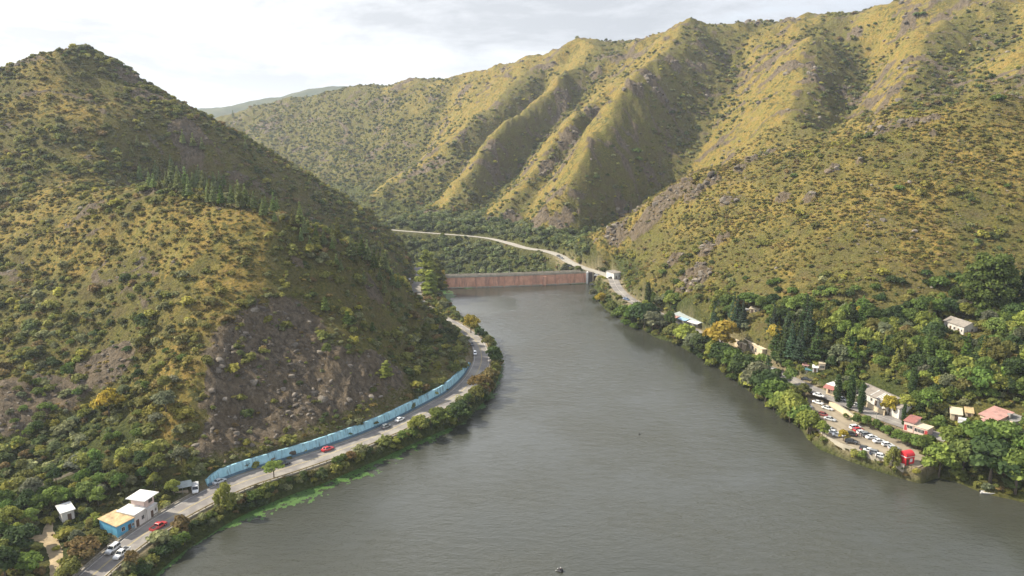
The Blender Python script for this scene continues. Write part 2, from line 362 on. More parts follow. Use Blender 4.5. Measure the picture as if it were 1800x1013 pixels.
def simple(name, c, rough=.7, var=.25, scale=1.5, metal=0., spec=.4, c2=None, bump=0.):
    m, nt, b, o = new_mat(name)
    f = noise(nt, scale, 5, .6, objc(nt)); f = mapr(nt, f, .3, .7)
    c2 = c2 or tuple(x * (1 - var) for x in c)
    nt.links.new(mixc(nt, f, c2, c), b.inputs['Base Color'])
    b.inputs['Roughness'].default_value = rough; b.inputs['Metallic'].default_value = metal
    b.inputs['Specular IOR Level'].default_value = spec
    if bump:
        bn = nd(nt, 'ShaderNodeBump', in_Strength=.5, in_Distance=bump); nt.links.new(noise(nt, scale * 3, 5, .6, objc(nt)), bn.inputs['Height'])
        nt.links.new(bn.outputs[0], b.inputs['Normal'])
    return m

# ---- ground of the hills
def mat_terrain():
    m, nt, b, o = new_mat('hill_ground'); L = nt.links.new
    p = pos(nt)
    at = nd(nt, 'ShaderNodeVertexColor', layer_name='cover'); sep = nd(nt, 'ShaderNodeSeparateColor'); L(at.outputs['Color'], sep.inputs[0])
    rk, gd, lu, soil = sep.outputs[0], sep.outputs[1], sep.outputs[2], at.outputs['Alpha']
    nA = noise(nt, .9, 6, .7, p); nB = noise(nt, .14, 5, .6, p); nC = noise(nt, 2.6, 4, .7, p)
    scrub = mixc(nt, mapr(nt, nA, .35, .68), (.055, .058, .016), (.175, .155, .042))
    scrub = mixc(nt, mapr(nt, nB, .4, .65, 0, .6), scrub, (.085, .062, .034))
    gold = mixc(nt, mapr(nt, nA, .36, .66), (.120, .090, .022), (.335, .220, .060))
    gold = mixc(nt, mapr(nt, nB, .38, .62, 0, .7), gold, (.148, .143, .040))
    gold = mixc(nt, mapr(nt, nC, .55, .72, 0, .75), gold, (.045, .055, .014))
    lush = mixc(nt, mapr(nt, nA, .35, .65), (.024, .034, .010), (.075, .085, .024))
    rv = nd(nt, 'ShaderNodeMapping'); rv.inputs['Scale'].default_value = (1, 1, .45); rv.inputs['Rotation'].default_value = (.5, .6, .3); L(p, rv.inputs[0])
    nR = noise(nt, .55, 8, .72, rv.outputs[0])
    rockc = mixc(nt, mapr(nt, nR, .38, .66), (.060, .047, .033), (.19, .150, .106))
    rockc = mixc(nt, mapr(nt, nB, .45, .65, 0, .55), rockc, (.135, .098, .058))
    rockc = mixc(nt, mapr(nt, nC, .5, .75, 0, .5), rockc, (.055, .052, .025))
    soilc = mixc(nt, mapr(nt, nA, .3, .7), (.20, .155, .095), (.36, .29, .19))
    nS = noise(nt, .34, 3, .6, p); nT = noise(nt, .05, 4, .6, p)
    sa_ = nd(nt, 'ShaderNodeMath', operation='MULTIPLY_ADD'); L(nT, sa_.inputs[0]); sa_.inputs[1].default_value = .55; L(nS, sa_.inputs[2])
    gold = mixc(nt, mapr(nt, sa_.outputs[0], .80, .90, 0, .8), gold, (.050, .058, .020)); gold = mixc(nt, mapr(nt, sa_.outputs[0], .66, .60, 0, .35), gold, (.20, .15, .085))
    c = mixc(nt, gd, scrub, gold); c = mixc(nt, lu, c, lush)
    # a rough edge for the rock cover
    a = nd(nt, 'ShaderNodeMath', operation='ADD'); L(rk, a.inputs[0]); L(mapr(nt, nA, .3, .7, -.35, .35), a.inputs[1])
    c = mixc(nt, mapr(nt, a.outputs[0], .38, .62), c, rockc); c = mixc(nt, soil, c, soilc)
    L(c, b.inputs['Base Color']); b.inputs['Roughness'].default_value = .95; b.inputs['Specular IOR Level'].default_value = .08
    bn = nd(nt, 'ShaderNodeBump', in_Strength=.9, in_Distance=.9); L(nA, bn.inputs['Height'])
    bn0 = nd(nt, 'ShaderNodeBump', in_Strength=.7, in_Distance=2.4); L(nS, bn0.inputs['Height']); L(bn0.outputs[0], bn.inputs['Normal'])
    bn2 = nd(nt, 'ShaderNodeBump', in_Strength=.8, in_Distance=1.4); L(nR, bn2.inputs['Height']); L(bn.outputs[0], bn2.inputs['Normal']); L(bn2.outputs[0], b.inputs['Normal'])
    return m
def mat_foliage(name, attr=None):
    m, nt, b, o = new_mat(name); L = nt.links.new
    if attr: c0 = nd(nt, 'ShaderNodeAttribute', attribute_type='INSTANCER', attribute_name=attr).outputs['Color']
    else: c0 = nd(nt, 'ShaderNodeObjectInfo').outputs['Color']
    tone = nd(nt, 'ShaderNodeAttribute', attribute_type='GEOMETRY', attribute_name='tone').outputs['Fac']
    hs = nd(nt, 'ShaderNodeHueSaturation'); L(c0, hs.inputs['Color']); L(mapr(nt, tone, 0, 1, .55, 1.5), hs.inputs['Value']); L(mapr(nt, tone, 0, 1, .515, .485), hs.inputs['Hue'])
    L(hs.outputs[0], b.inputs['Base Color']); b.inputs['Roughness'].default_value = .75; b.inputs['Specular IOR Level'].default_value = .12
    tr = nd(nt, 'ShaderNodeBsdfTranslucent'); L(hs.outputs[0], tr.inputs[0])
    mx = nd(nt, 'ShaderNodeMixShader', in_0=.40); L(b.outputs[0], mx.inputs[1]); L(tr.outputs[0], mx.inputs[2]); L(mx.outputs[0], o.inputs[0])
    return m
def mat_water():
    m, nt, b, o = new_mat('lake_water'); L = nt.links.new
    p = pos(nt)
    wm = nd(nt, 'ShaderNodeMapping'); wm.inputs['Scale'].default_value = (.55, 1, 1); wm.inputs['Rotation'].default_value = (0, 0, .15); L(p, wm.inputs[0])
    n1 = noise(nt, .36, 4, .7, wm.outputs[0], .4); n2 = noise(nt, 1.3, 3, .65, wm.outputs[0]); n3 = noise(nt, .02, 4, .6, p); n4 = noise(nt, .09, 5, .6, p)
    cc = PZ(848, 532, 0)
    sub = nd(nt, 'ShaderNodeVectorMath', operation='SUBTRACT'); L(p, sub.inputs[0]); sub.inputs[1].default_value = cc
    scl = nd(nt, 'ShaderNodeVectorMath', operation='MULTIPLY'); L(sub.outputs[0], scl.inputs[0]); scl.inputs[1].default_value = (1 / 25., 1 / 33., 0)
    ln = nd(nt, 'ShaderNodeVectorMath', operation='LENGTH'); L(scl.outputs[0], ln.inputs[0])
    ad = nd(nt, 'ShaderNodeMath', operation='ADD'); L(ln.outputs['Value'], ad.inputs[0]); L(mapr(nt, n4, .3, .7, -.22, .22), ad.inputs[1])
    calm = mapr(nt, ad.outputs[0], .85, 1.12)                     # 0 = sheltered calm water
    deep = mixc(nt, mapr(nt, n3, .35, .65), (.032, .034, .025), (.046, .047, .036))
    L(deep, b.inputs['Base Color']); b.inputs['IOR'].default_value = 1.33; b.inputs['Specular IOR Level'].default_value = .5
    b.inputs['Roughness'].default_value = .16
    gust = mapr(nt, n3, .35, .65, .4, 1.35)
    st = nd(nt, 'ShaderNodeMath', operation='MULTIPLY'); L(calm, st.inputs[0]); L(gust, st.inputs[1])
    st2 = nd(nt, 'ShaderNodeMath', operation='MULTIPLY_ADD'); L(st.outputs[0], st2.inputs[0]); st2.inputs[1].default_value = .22; st2.inputs[2].default_value = .02
    sm = nd(nt, 'ShaderNodeMath', operation='MULTIPLY_ADD'); L(n2, sm.inputs[0]); sm.inputs[1].default_value = .45; L(n1, sm.inputs[2])
    bn = nd(nt, 'ShaderNodeBump', in_Distance=1.3); L(st2.outputs[0], bn.inputs['Strength']); L(sm.outputs[0], bn.inputs['Height']); L(bn.outputs[0], b.inputs['Normal'])
    return m
def mat_asphalt(name, light, dark, line=None):
    m, nt, b, o = new_mat(name); L = nt.links.new; p = pos(nt)
    f = mapr(nt, noise(nt, .16, 5, .65, p), .42, .6); g = noise(nt, 3., 5, .7, p)
    c = mixc(nt, f, dark, light); c = mixc(nt, mapr(nt, g, .3, .7, 0, .5), c, tuple(x * .7 for x in light))
    uv = nd(nt, 'ShaderNodeUVMap'); sx = nd(nt, 'ShaderNodeSeparateXYZ'); L(uv.outputs[0], sx.inputs[0])
    # worn wheel tracks along the lanes
    w = nd(nt, 'ShaderNodeTexWave', wave_type='BANDS', bands_direction='X', in_Scale=1.27, in_Distortion=1.5); w.inputs['Detail'].default_value = 2
    L(uv.outputs[0], w.inputs['Vector']); c = mixc(nt, mapr(nt, w.outputs['Fac'], .5, 1, 0, .25), c, tuple(x * .55 for x in dark))
    L(c, b.inputs['Base Color']); b.inputs['Roughness'].default_value = .9; b.inputs['Specular IOR Level'].default_value = .2
    return m
def mat_stain(name, base, base2, stain, vs=1., amount=.6, rough=.85):
    """painted or bare masonry with dirt running down it"""
    m, nt, b, o = new_mat(name); L = nt.links.new; p = objc(nt)
    mp = nd(nt, 'ShaderNodeMapping'); mp.inputs['Scale'].default_value = (vs, vs, vs * .12); L(p, mp.inputs[0])
    s = noise(nt, 1., 6, .65, mp.outputs[0]); c = mixc(nt, mapr(nt, noise(nt, .35, 4, .6, p), .35, .65), base, base2)
    c = mixc(nt, mapr(nt, s, .5, .68, 0, amount), c, stain); L(c, b.inputs['Base Color']); b.inputs['Roughness'].default_value = rough
    b.inputs['Specular IOR Level'].default_value = .25
    return m
M = {}
M['ground'] = mat_terrain(); M['leaf'] = mat_foliage('foliage'); M['leaf_scatter'] = mat_foliage('scrub_foliage', 'tint'); M['water'] = mat_water()
M['bark'] = simple('bark', (.12, .095, .07), .9, .5, 3)
M['road'] = mat_asphalt('worn_asphalt', (.30, .275, .24), (.17, .155, .15))
M['road2'] = mat_asphalt('pale_concrete_road', (.38, .35, .30), (.30, .275, .235))
M['lot'] = mat_asphalt('pale_lot', (.30, .25, .18), (.21, .175, .13))
M['line'] = simple('road_paint', (.62, .60, .54), .8, .45, .8); M['yline'] = simple('yellow_road_paint', (.50, .40, .16), .8, .4, .8)
M['kerb'] = simple('kerb_concrete', (.30, .27, .22), .9, .45, .7)
M['algae'] = simple('algae', (.060, .130, .018), .6, .7, .4, c2=(.032, .068, .014))

# ---- terrain cover
gx = np.gradient(H, axis=0) / np.gradient(rr)[:, None]; ga = np.gradient(H, axis=1) / (rr[:, None] * (az[1] - az[0]))
sa, ca = np.sin(az)[None], np.cos(az)[None]
dHx = gx * sa + ga * ca; dHy = gx * ca - ga * sa
SUN = np.array([-.755, .13, .64]); SUN /= np.linalg.norm(SUN)
def blur(G, k):
    for ax in (0, 1):
        n = 2 * k + 1; pd = [(0, 0), (0, 0)]; pd[ax] = (k + 1, k); c = np.cumsum(np.pad(G, pd, mode='edge'), axis=ax)
        G = (np.take(c, np.arange(n, c.shape[ax]), ax) - np.take(c, np.arange(0, c.shape[ax] - n), ax)) / n
    return G
Hs = blur(blur(H, 6), 6)
conc = blur(blur(H, 14), 14) - Hs                   # > 0 in hollows
sx_ = np.gradient(Hs, axis=0) / np.gradient(rr)[:, None]; sa_ = np.gradient(Hs, axis=1) / (rr[:, None] * (az[1] - az[0]))
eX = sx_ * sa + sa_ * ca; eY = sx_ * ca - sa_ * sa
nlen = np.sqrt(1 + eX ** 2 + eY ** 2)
sunward = (eX * .85 - eY * .3) / nlen                   # > 0 : ground falling to the left, the sunny side: golden grass, with lit tone put into its colour
rightside = sstep(20, 90, X - 30 - (Y - 500) * .25 * (Y > 600)) * (1 - far)
rightside = sstep(45, 95, X) * (1 - far)
nse = fbm(X, Y, 38, 4, 100); nse2 = fbm(X, Y, 9, 4, 110)
gold = np.where(rightside > .5, .60 + .60 * nse + .34 * nse2 + .20 * sunward - .38 * sstep(80, 18, H), 0)
gl = .30 + .75 * nse + .45 * nse2 + .8 * sunward - .03 * conc           # left hill
gf = .22 + 2.2 * (sunward - .08) - .55 * sstep(-60, -220, X + .1 * Y) * 1.0 - .25 * sstep(-10, -140, X) + .45 * nse + .3 * nse2 - .04 * conc       # far mountains; far-left face painted less golden in place of its shade
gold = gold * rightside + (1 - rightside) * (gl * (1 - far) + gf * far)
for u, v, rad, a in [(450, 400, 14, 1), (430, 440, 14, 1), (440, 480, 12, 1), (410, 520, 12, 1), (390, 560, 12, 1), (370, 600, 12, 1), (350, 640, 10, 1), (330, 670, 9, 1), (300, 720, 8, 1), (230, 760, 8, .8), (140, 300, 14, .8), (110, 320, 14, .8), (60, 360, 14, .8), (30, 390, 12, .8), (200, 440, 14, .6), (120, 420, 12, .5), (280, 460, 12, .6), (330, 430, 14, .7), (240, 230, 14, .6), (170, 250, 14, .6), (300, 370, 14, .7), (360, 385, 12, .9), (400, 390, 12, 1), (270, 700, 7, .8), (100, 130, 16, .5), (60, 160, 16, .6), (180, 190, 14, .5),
                     (520, 480, 18, -1), (560, 530, 18, -1), (640, 560, 20, -1), (600, 500, 18, -1), (700, 560, 20, -1), (760, 590, 18, -1), (560, 300, 30, -.8), (480, 330, 30, -1), (400, 290, 25, -1), (330, 285, 18, -1), (290, 262, 18, -.8), (440, 325, 22, -1), (350, 225, 22, -.6), (200, 580, 20, -.5), (100, 600, 20, -.5), (60, 520, 16, -.4), (180, 520, 14, -.3)]:  # crests painted golder, shaded flanks darker: light put into the cover colour
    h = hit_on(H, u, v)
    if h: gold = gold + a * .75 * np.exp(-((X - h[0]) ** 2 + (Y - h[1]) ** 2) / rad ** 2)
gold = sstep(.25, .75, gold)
lush = sstep(.35, .85, sstep(34, 8, H) * .75 + .5 * fbm(X, Y, 22, 3, 120) * sstep(70, 10, H) + .04 * conc)
lush = np.where((dist > 575) & (H < 26), .8, lush)
lush *= (1 - .6 * sstep(.2, .7, rockm))
gold *= (1 - lush)
soil = np.zeros(X.shape)
cutm = np.zeros(X.shape)
for u, v, rad in ROCKS[:14]:
    h = hit_on(H, u, v)
    if h: cutm = np.maximum(cutm, np.exp(-((X - h[0]) ** 2 + (Y - h[1]) ** 2) / (rad * 1.25) ** 2))
cutm = sstep(.3, .7, cutm + .3 * nse2); lush *= 1 - .8 * cutm; gold *= 1 - .6 * cutm
rock_c = np.clip(np.maximum(rockm, cutm * .42), 0, 1)
# bare road shoulders
soil = np.maximum(soil, .75 * (1 - .8 * sstep(600, 640, Y)) * (1 - sstep(.5, 3.0, near_road + 1.2 * nse2)))
DIRT = [(100, 1040), (97, 1000), (100, 975), (88, 950), (83, 935), (88, 918)]
DIRT2 = [(84, 948), (66, 945), (45, 950)]
TRACK = [(-20, 884), (30, 868), (80, 848), (125, 832), (180, 812)]

def build_terrain():
    me = bpy.data.meshes.new('valley_hills')
    nv = NA * NR
    me.vertices.add(nv); co = np.stack([X, Y, H], 2).reshape(-1).astype(np.float32); me.vertices.foreach_set('co', co)
    i, j = np.meshgrid(np.arange(NR - 1), np.arange(NA - 1), indexing='ij'); q = (i * NA + j).ravel()
    f = np.stack([q, q + 1, q + NA + 1, q + NA], 1)[:, ::-1]; nf = len(f)
    me.loops.add(nf * 4); me.loops.foreach_set('vertex_index', f.reshape(-1).astype(np.int32))
    me.polygons.add(nf); me.polygons.foreach_set('loop_start', np.arange(0, nf * 4, 4, dtype=np.int32))
    me.polygons.foreach_set('use_smooth', np.ones(nf, bool))
    me.update(calc_edges=True)
    ca_ = me.color_attributes.new('cover', 'FLOAT_COLOR', 'POINT')
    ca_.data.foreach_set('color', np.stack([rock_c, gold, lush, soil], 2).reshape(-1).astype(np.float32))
    me.materials.append(M['ground'])
    return tag(link('hills', me), kind='structure')
build_terrain()

# distant ridge beyond the gorge
def distant():
    prof = [(-200, 230), (0, 222), (150, 214), (260, 205), (335, 193), (372, 191), (400, 187), (450, 178), (500, 168), (540, 161), (570, 157), (620, 156), (700, 162), (800, 175), (1000, 200), (1300, 215), (2000, 220)]
    us = np.linspace(-200, 2000, 240); vs_ = np.interp(us, [p[0] for p in prof], [p[1] for p in prof]); D = 3400.
    n = 26; V = []
    for k in range(n):
        t = k / (n - 1)
        for u, v in zip(us, vs_):
            x, y, z = P(u, v, D); zz = 30 + (z - 30) * (1 - abs(t * 1.9 - 1) ** 1.25) if t < .999 else -60
            V.append((x, y - 620 + 1240 * t, zz))
    V = np.array(V); V[:, 2] += (ridged(V[:, 0], V[:, 1], 260, 4, 3) * 16 + fbm(V[:, 0], V[:, 1], 60, 3, 5) * 5) * np.clip((V[:, 2] - 30) / 80, 0, 1) + 4
    m = len(us); F = [(k * m + i, k * m + i + 1, (k + 1) * m + i + 1, (k + 1) * m + i) for k in range(n - 1) for i in range(m - 1)]
    b = MB(); b.add(V.tolist(), F); o = b.build('distant_hills', M['far'], smooth=True); tag(o, kind='structure')
def mat_far():
    m, nt, b, o = new_mat('far_hill_cover'); p = pos(nt)
    c = mixc(nt, mapr(nt, noise(nt, .012, 7, .7, p), .35, .65), (.035, .048, .022), (.085, .085, .038)); nt.links.new(c, b.inputs['Base Color']); b.inputs['Roughness'].default_value = 1; b.inputs['Specular IOR Level'].default_value = .05
    return m
M['far'] = mat_far(); distant()
# plain ground out to the horizon, under everything
MB().add([(-14000, -3000, -70), (14000, -3000, -70), (14000, 16000, -70), (-14000, 16000, -70)], [(0, 1, 2, 3)]).build('ground', M['far'])
tag(bpy.data.objects['ground'], kind='structure')

# ---- the lake
DAM_L = PZ(752, 507, 0); DAM_R = PZ(1031, 497.5, 0)
def lake():
    nl = normals2(lsh); nr = normals2(rsh)
    left = [(p[0] - 0 + n[0] * 7, p[1] + n[1] * 7) for p, n in zip(lsh, nl)]
    right = [(p[0] - n[0] * 7, p[1] - n[1] * 7) for p, n in zip(rsh, nr)]
    ring = [(-120, -400)] + [p for p in left] + [(DAM_L[0], DAM_L[1] + 1), (DAM_R[0], DAM_R[1] + 1)] + right[::-1] + [(420, -400)]
    bm = bmesh.new(); vs = [bm.verts.new((x, y, 0)) for x, y in ring]; bm.faces.new(vs); bmesh.ops.triangulate(bm, faces=bm.faces[:]); bmesh.ops.recalc_face_normals(bm, faces=bm.faces[:])
    if bm.faces[:][0].normal.z < 0: bmesh.ops.reverse_faces(bm, faces=bm.faces[:])
    me = bpy.data.meshes.new('lake'); bm.to_mesh(me); bm.free(); me.materials.append(M['water']); tag(link('water', me), kind='structure')
lake()

# ---- ribbons: roads and their paint
def ribbon(name, a, b, mat, dz=0., kind='structure', uvw=1.):
    n = len(a); bm = MB(); vs = []
    for p, q in zip(a, b): vs += [(p[0], p[1], p[2] + dz), (q[0], q[1], q[2] + dz)]
    bm.add(vs, [(2 * i, 2 * i + 1, 2 * i + 3, 2 * i + 2) for i in range(n - 1)])
    me = bm.mesh(name, mat); uv = me.uv_layers.new(name='UVMap'); d = 0
    for i, po in enumerate(me.polygons):
        s = np.linalg.norm(np.array(a[i + 1][:2]) - np.array(a[i][:2]))
        w = np.linalg.norm(np.array(a[i][:2]) - np.array(b[i][:2]))
        for li, (uu, vv) in zip(po.loop_indices, ((0, d), (w, d), (w, d + s), (0, d + s))): uv.data[li].uv = (uu, vv * .03)
        d += s
    if me.polygons[0].normal.z < 0: me.flip_normals()
    o = link(name, me)
    if kind: tag(o, kind=kind)
    return o
def off(pl, d, dz=0.):
    n = normals2(pl); d = np.broadcast_to(d, (len(pl),))
    return np.stack([pl[:, 0] + n[:, 0] * d, pl[:, 1] + n[:, 1] * d, pl[:, 2] + dz], 1)
ribbon('road', off(LROAD, LHW), off(LROAD, -LHW), M['road'])
for d in (.09, -.21): ribbon('road_marking', off(LROAD, d + .12, .004), off(LROAD, d, .004), M['yline'])
ribbon('road_marking', off(LROAD, LHW - .55, .004), off(LROAD, LHW - .70, .004), M['line'])
ribbon('road_marking', off(LROAD, -LHW + .70, .004), off(LROAD, -LHW + .55, .004), M['line'])
ribbon('road', off(LROAD2, 3.6, -.02), off(LROAD2, -3.6, -.02), M['road'])
hwR = np.where(np.arange(190) < 40, 2.3, np.where(np.arange(190) < 72, 3.9, 3.6)); hwR = np.convolve(np.pad(hwR, 6, mode='edge'), np.ones(13) / 13, 'valid')
ribbon('road', off(RROAD[:92], hwR[:92]), off(RROAD[:92], -hwR[:92]), M['road2'])
ribbon('street', off(RROAD[91:], hwR[91:]), off(RROAD[91:], -hwR[91:]), M['road'])
ribbon('street_marking', off(RROAD[60:], .07, .006), off(RROAD[60:], -.07, .006), M['line'])
cpm = MB(); cpm.add([(p[0], p[1], 4.6) for p in CARPARK], [tuple(range(len(CARPARK)))[::-1]]); me = cpm.mesh('car_park', M['lot'])
if me.polygons[0].normal.z < 0: me.flip_normals()
me.uv_layers.new(name='UVMap'); tag(link('car_park', me), kind='structure')
def drape(name, px, w, mat):
    pl = []
    for u, v in px:
        h = hit(u, v)
        if h: pl.append(h)
    pl = resample(pl, 40); n = normals2(pl); rows = []
    for i, p in enumerate(pl):
        ww = w * (.75 + .5 * random.random()) if not isinstance(w, list) else np.interp(i / 39, np.linspace(0, 1, len(w)), w) * (.9 + .2 * random.random())
        rows.append([(p[0] + n[i][0] * ww * k, p[1] + n[i][1] * ww * k) for k in (-.5, -.25, 0, .25, .5)])
    V = [(x, y, float(Hf(x, y)) + (.10 if 0 < k < 4 else -.06)) for r in rows for k, (x, y) in enumerate(r)]
    b = MB(); b.add(V, [(i * 5 + k, i * 5 + k + 1, i * 5 + k + 6, i * 5 + k + 5) for i in range(39) for k in range(4)])
    me = b.mesh(name, mat, smooth=True)
    if sum(p.normal.z for p in me.polygons) < 0: me.flip_normals()
    return tag(link(name, me), kind='structure')
M['dirt'] = simple('pale_dirt', (.37, .28, .165), .95, .4, .6); M['dirt2'] = simple('brown_dirt', (.10, .085, .055), .95, .4, .6)
drape('path', DIRT, [3.6, 3.4, 3.6, 4.5, 4.2, 2.0], M['dirt']); drape('path', DIRT2, [4.5, 3.8, 2.2], M['dirt']); drape('track', TRACK, 2.4, M['dirt2'])

# ------------------------------------------------------------------ sky and sun
def sky():
    w = bpy.data.worlds.new("World"); scene.world = w; w.use_nodes = True; nt = w.node_tree; L = nt.links.new
    bg = nt.nodes['Background']
    st = nd(nt, 'ShaderNodeTexSky', sky_type='NISHITA', sun_disc=False); el = math.asin(SUN[2]); st.sun_elevation = el
    st.sun_rotation = math.atan2(SUN[0], SUN[1]); st.altitude = 600; st.air_density = 1.0; st.dust_density = 1.5
    tc = nd(nt, 'ShaderNodeTexCoord'); g = tc.outputs['Generated']
    dt = nd(nt, 'ShaderNodeVectorMath', operation='DOT_PRODUCT'); L(g, dt.inputs[0])
    sd = Vector((SUN[0], SUN[1], .25)).normalized(); dt.inputs[1].default_value = sd
    glow = mapr(nt, dt.outputs['Value'], -.1, .97)
    mp = nd(nt, 'ShaderNodeMapping'); mp.inputs['Scale'].default_value = (1.6, 1.6, 6.5); L(g, mp.inputs[0])
    c1 = noise(nt, 1.9, 8, .62, mp.outputs[0], .3); c2 = noise(nt, 4.6, 7, .6, mp.outputs[0], .6)
    sm = nd(nt, 'ShaderNodeMath', operation='MULTIPLY_ADD'); L(c2, sm.inputs[0]); sm.inputs[1].default_value = .45; L(c1, sm.inputs[2])
    dens = mapr(nt, sm.outputs[0], .62, .82)
    # cloud brightness: thick parts grey, towards the sun white
    lit = mixc(nt, dens, (6.9, 6.95, 7.0), (4.4, 4.5, 4.7))
    sunside = mixc(nt, dens, (8.3, 8.2, 8.1), (5.5, 5.55, 5.65))
    back = mixc(nt, dens, (4.2, 4.4, 4.8), (3.0, 3.2, 3.5))
    g1 = mapr(nt, dt.outputs['Value'], -.2, .62); g2 = mapr(nt, dt.outputs['Value'], .60, .95)
    cl = mixc(nt, g1, back, lit); cl = mixc(nt, g2, cl, sunside)
    cover = mapr(nt, c1, .30, .46, .72, .98)
    sep = nd(nt, 'ShaderNodeSeparateXYZ'); L(g, sep.inputs[0]); high = mapr(nt, sep.outputs[2], .48, .72)
    sheen_band = mapr(nt, sep.outputs[2], .17, .36, 1., 2.9); vm = nd(nt, 'ShaderNodeVectorMath', operation='SCALE'); L(cl, vm.inputs[0]); L(sheen_band, vm.inputs['Scale']); cl = vm.outputs[0]  # brighter cloud band, unseen above the frame, added to put sheen on the water
    cl = mixc(nt, high, cl, (3.8, 4.0, 4.4)); cover = mixc(nt, high, cover, (.55, .55, .55))
    skyc = mixc(nt, cover, st.outputs[0], cl)
    L(skyc, bg.inputs[0]); bg.inputs[1].default_value = .1
    sl = bpy.data.lights.new('sun', 'SUN'); sl.energy = 5.0; sl.angle = R(.6); sl.color = (1, .92, .76)
    so = bpy.data.objects.new('sun', sl); col.objects.link(so); so.location = (-300, 150, 400)
    so.rotation_euler = Vector(SUN).to_track_quat('Z', 'Y').to_euler()
sky()
scene.view_settings.view_transform = 'Standard'; scene.view_settings.look = 'None'; scene.view_settings.exposure = .90; scene.view_settings.gamma = 1
scene.view_settings.use_curve_mapping = False

# ------------------------------------------------------------------ foliage shapes
def leaf_mesh(name, blobs, n, size, seed, shell=.5, up=.25, flat=1., mat=None, droop=0.):
    """crown of many small leaf sprays spread through lumpy clumps; blobs = (x, y, z, rx, ry, rz, tone)"""
    g = np.random.default_rng(seed); B = np.array(blobs, float)
    wt = (B[:, 3] * B[:, 5]) ** 1.0; wt /= wt.sum()
    k = g.choice(len(B), n, p=wt)
    d = g.normal(size=(n, 3)); d /= np.linalg.norm(d, axis=1)[:, None]; d[:, 2] = np.where(d[:, 2] < -.35, -d[:, 2] * .6, d[:, 2])
    t = shell + (1 - shell) * np.sqrt(g.random(n)); t *= g.uniform(.85, 1.15, n)
    c = B[k, :3] + d * B[k, 3:6] * t[:, None]
    c[:, 2] -= droop * g.random(n) ** 2
    nrm = d * .9 + g.normal(size=(n, 3)) * .55 + np.array([0, 0, up]); nrm /= np.linalg.norm(nrm, axis=1)[:, None]
    a = np.cross(nrm, g.normal(size=(n, 3))); a /= np.linalg.norm(a, axis=1)[:, None] + 1e-9; b = np.cross(nrm, a)
    s = size * g.uniform(.55, 1.35, n)[:, None]; e = g.uniform(.5, 1., (n, 1)); bend = nrm * s * .25
    V = np.stack([c - a * s - b * s * e * .3, c - b * s * e + bend, c + a * s * .9 - b * s * .2 - bend * .4, c + a * s * .5 + b * s * e * .9, c - a * s * .6 + b * s * e * .8 - bend], 1).reshape(-1, 3)
    if flat != 1.: V[:, 2] *= flat
    me = bpy.data.meshes.new(name); me.vertices.add(5 * n); me.vertices.foreach_set('co', V.reshape(-1).astype(np.float32))
    me.loops.add(5 * n); me.loops.foreach_set('vertex_index', np.arange(5 * n, dtype=np.int32))
    me.polygons.add(n); me.polygons.foreach_set('loop_start', np.arange(0, 5 * n, 5, dtype=np.int32)); me.update(calc_edges=True)
    tone = np.clip(B[k, 6] + g.normal(size=n) * .16, 0, 1)
    at = me.attributes.new('tone', 'FLOAT', 'FACE'); at.data.foreach_set('value', tone.astype(np.float32))
    me.materials.append(mat or M['leaf']); return me
def blobs_round(g, n, rad, z0, z1, br, squash=.8):
    out = []
    for i in range(n):
        a = i * 2.399 + g.uniform(-.5, .5); q = math.sqrt((i + .5) / n); r = rad * q * g.uniform(.75, 1.05)
        z = z1 - (z1 - z0) * q ** 2 * g.uniform(.55, 1.05); b = br * g.uniform(.75, 1.25)
        out.append((r * math.cos(a), r * math.sin(a), z, b, b, b * squash, g.uniform(.3, .7)))
    return out
def trunk_mesh(name, h, r, limbs, seed):
    g = random.Random(seed); b = MB(); lean = (g.uniform(-.3, .3), g.uniform(-.3, .3))
    b.tube([(0, 0, -1.2), (lean[0] * .3, lean[1] * .3, h * .5), (lean[0], lean[1], h)], [r * 1.25, r * .8, r * .3], 7)
    for x, y, z in limbs:
        f = g.uniform(.45, .7); b.tube([(lean[0] * f, lean[1] * f, h * f), (x * .55, y * .55, (z + h * f) * .5 + .3), (x, y, z)], [r * .5, r * .32, r * .12], 5)
    return b.mesh(name, M['bark'], smooth=True)
PROTO = {}
for v in range(4):
    g = np.random.default_rng(100 + v)
    bl = blobs_round(g, 12 + v, 2.75, 2.6, 6.3, 1.35); PROTO['broad', v] = (leaf_mesh('crown', bl, 1700, .36, v, droop=.2), trunk_mesh('trunk', 5.2, .2, [q[:3] for q in bl[:7]], v), 7.4)
for v in range(2):
    g = np.random.default_rng(120 + v); bl = []
    for i in range(13):
        z = 2.2 + i * .75; r = 1.5 * (1 - (i / 14) ** 1.6) + .25; a = i * 2.4
        bl.append((r * .55 * math.cos(a), r * .55 * math.sin(a), z, r * .8, r * .8, .85, g.uniform(.3, .7)))
    PROTO['poplar', v] = (leaf_mesh('crown', bl, 1600, .34, 20 + v, droop=.3), trunk_mesh('trunk', 9, .2, [q[:3] for q in bl[2:9]], 20 + v), 12.2)
for v in range(3):
    g = np.random.default_rng(140 + v); bl = []
    for i in range(9):
        z = 2.4 + i * .85; r = (2.0 - .19 * i) * g.uniform(.8, 1.15)
        for q in range(4 if i < 6 else 2):
            a = q * 1.57 * (1 if i < 6 else 2) + i * .8 + g.uniform(-.4, .4); bl.append((r * .62 * math.cos(a), r * .62 * math.sin(a), z, r * .5, r * .5, .42, g.uniform(.25, .6)))
    bl.append((0, 0, 10, .35, .35, .7, .5))
    PROTO['pine', v] = (leaf_mesh('crown', bl, 1500, .30, 40 + v, shell=.3), trunk_mesh('trunk', 9.6, .17, [q[:3] for q in bl[:14:2]], 40 + v), 10.6)
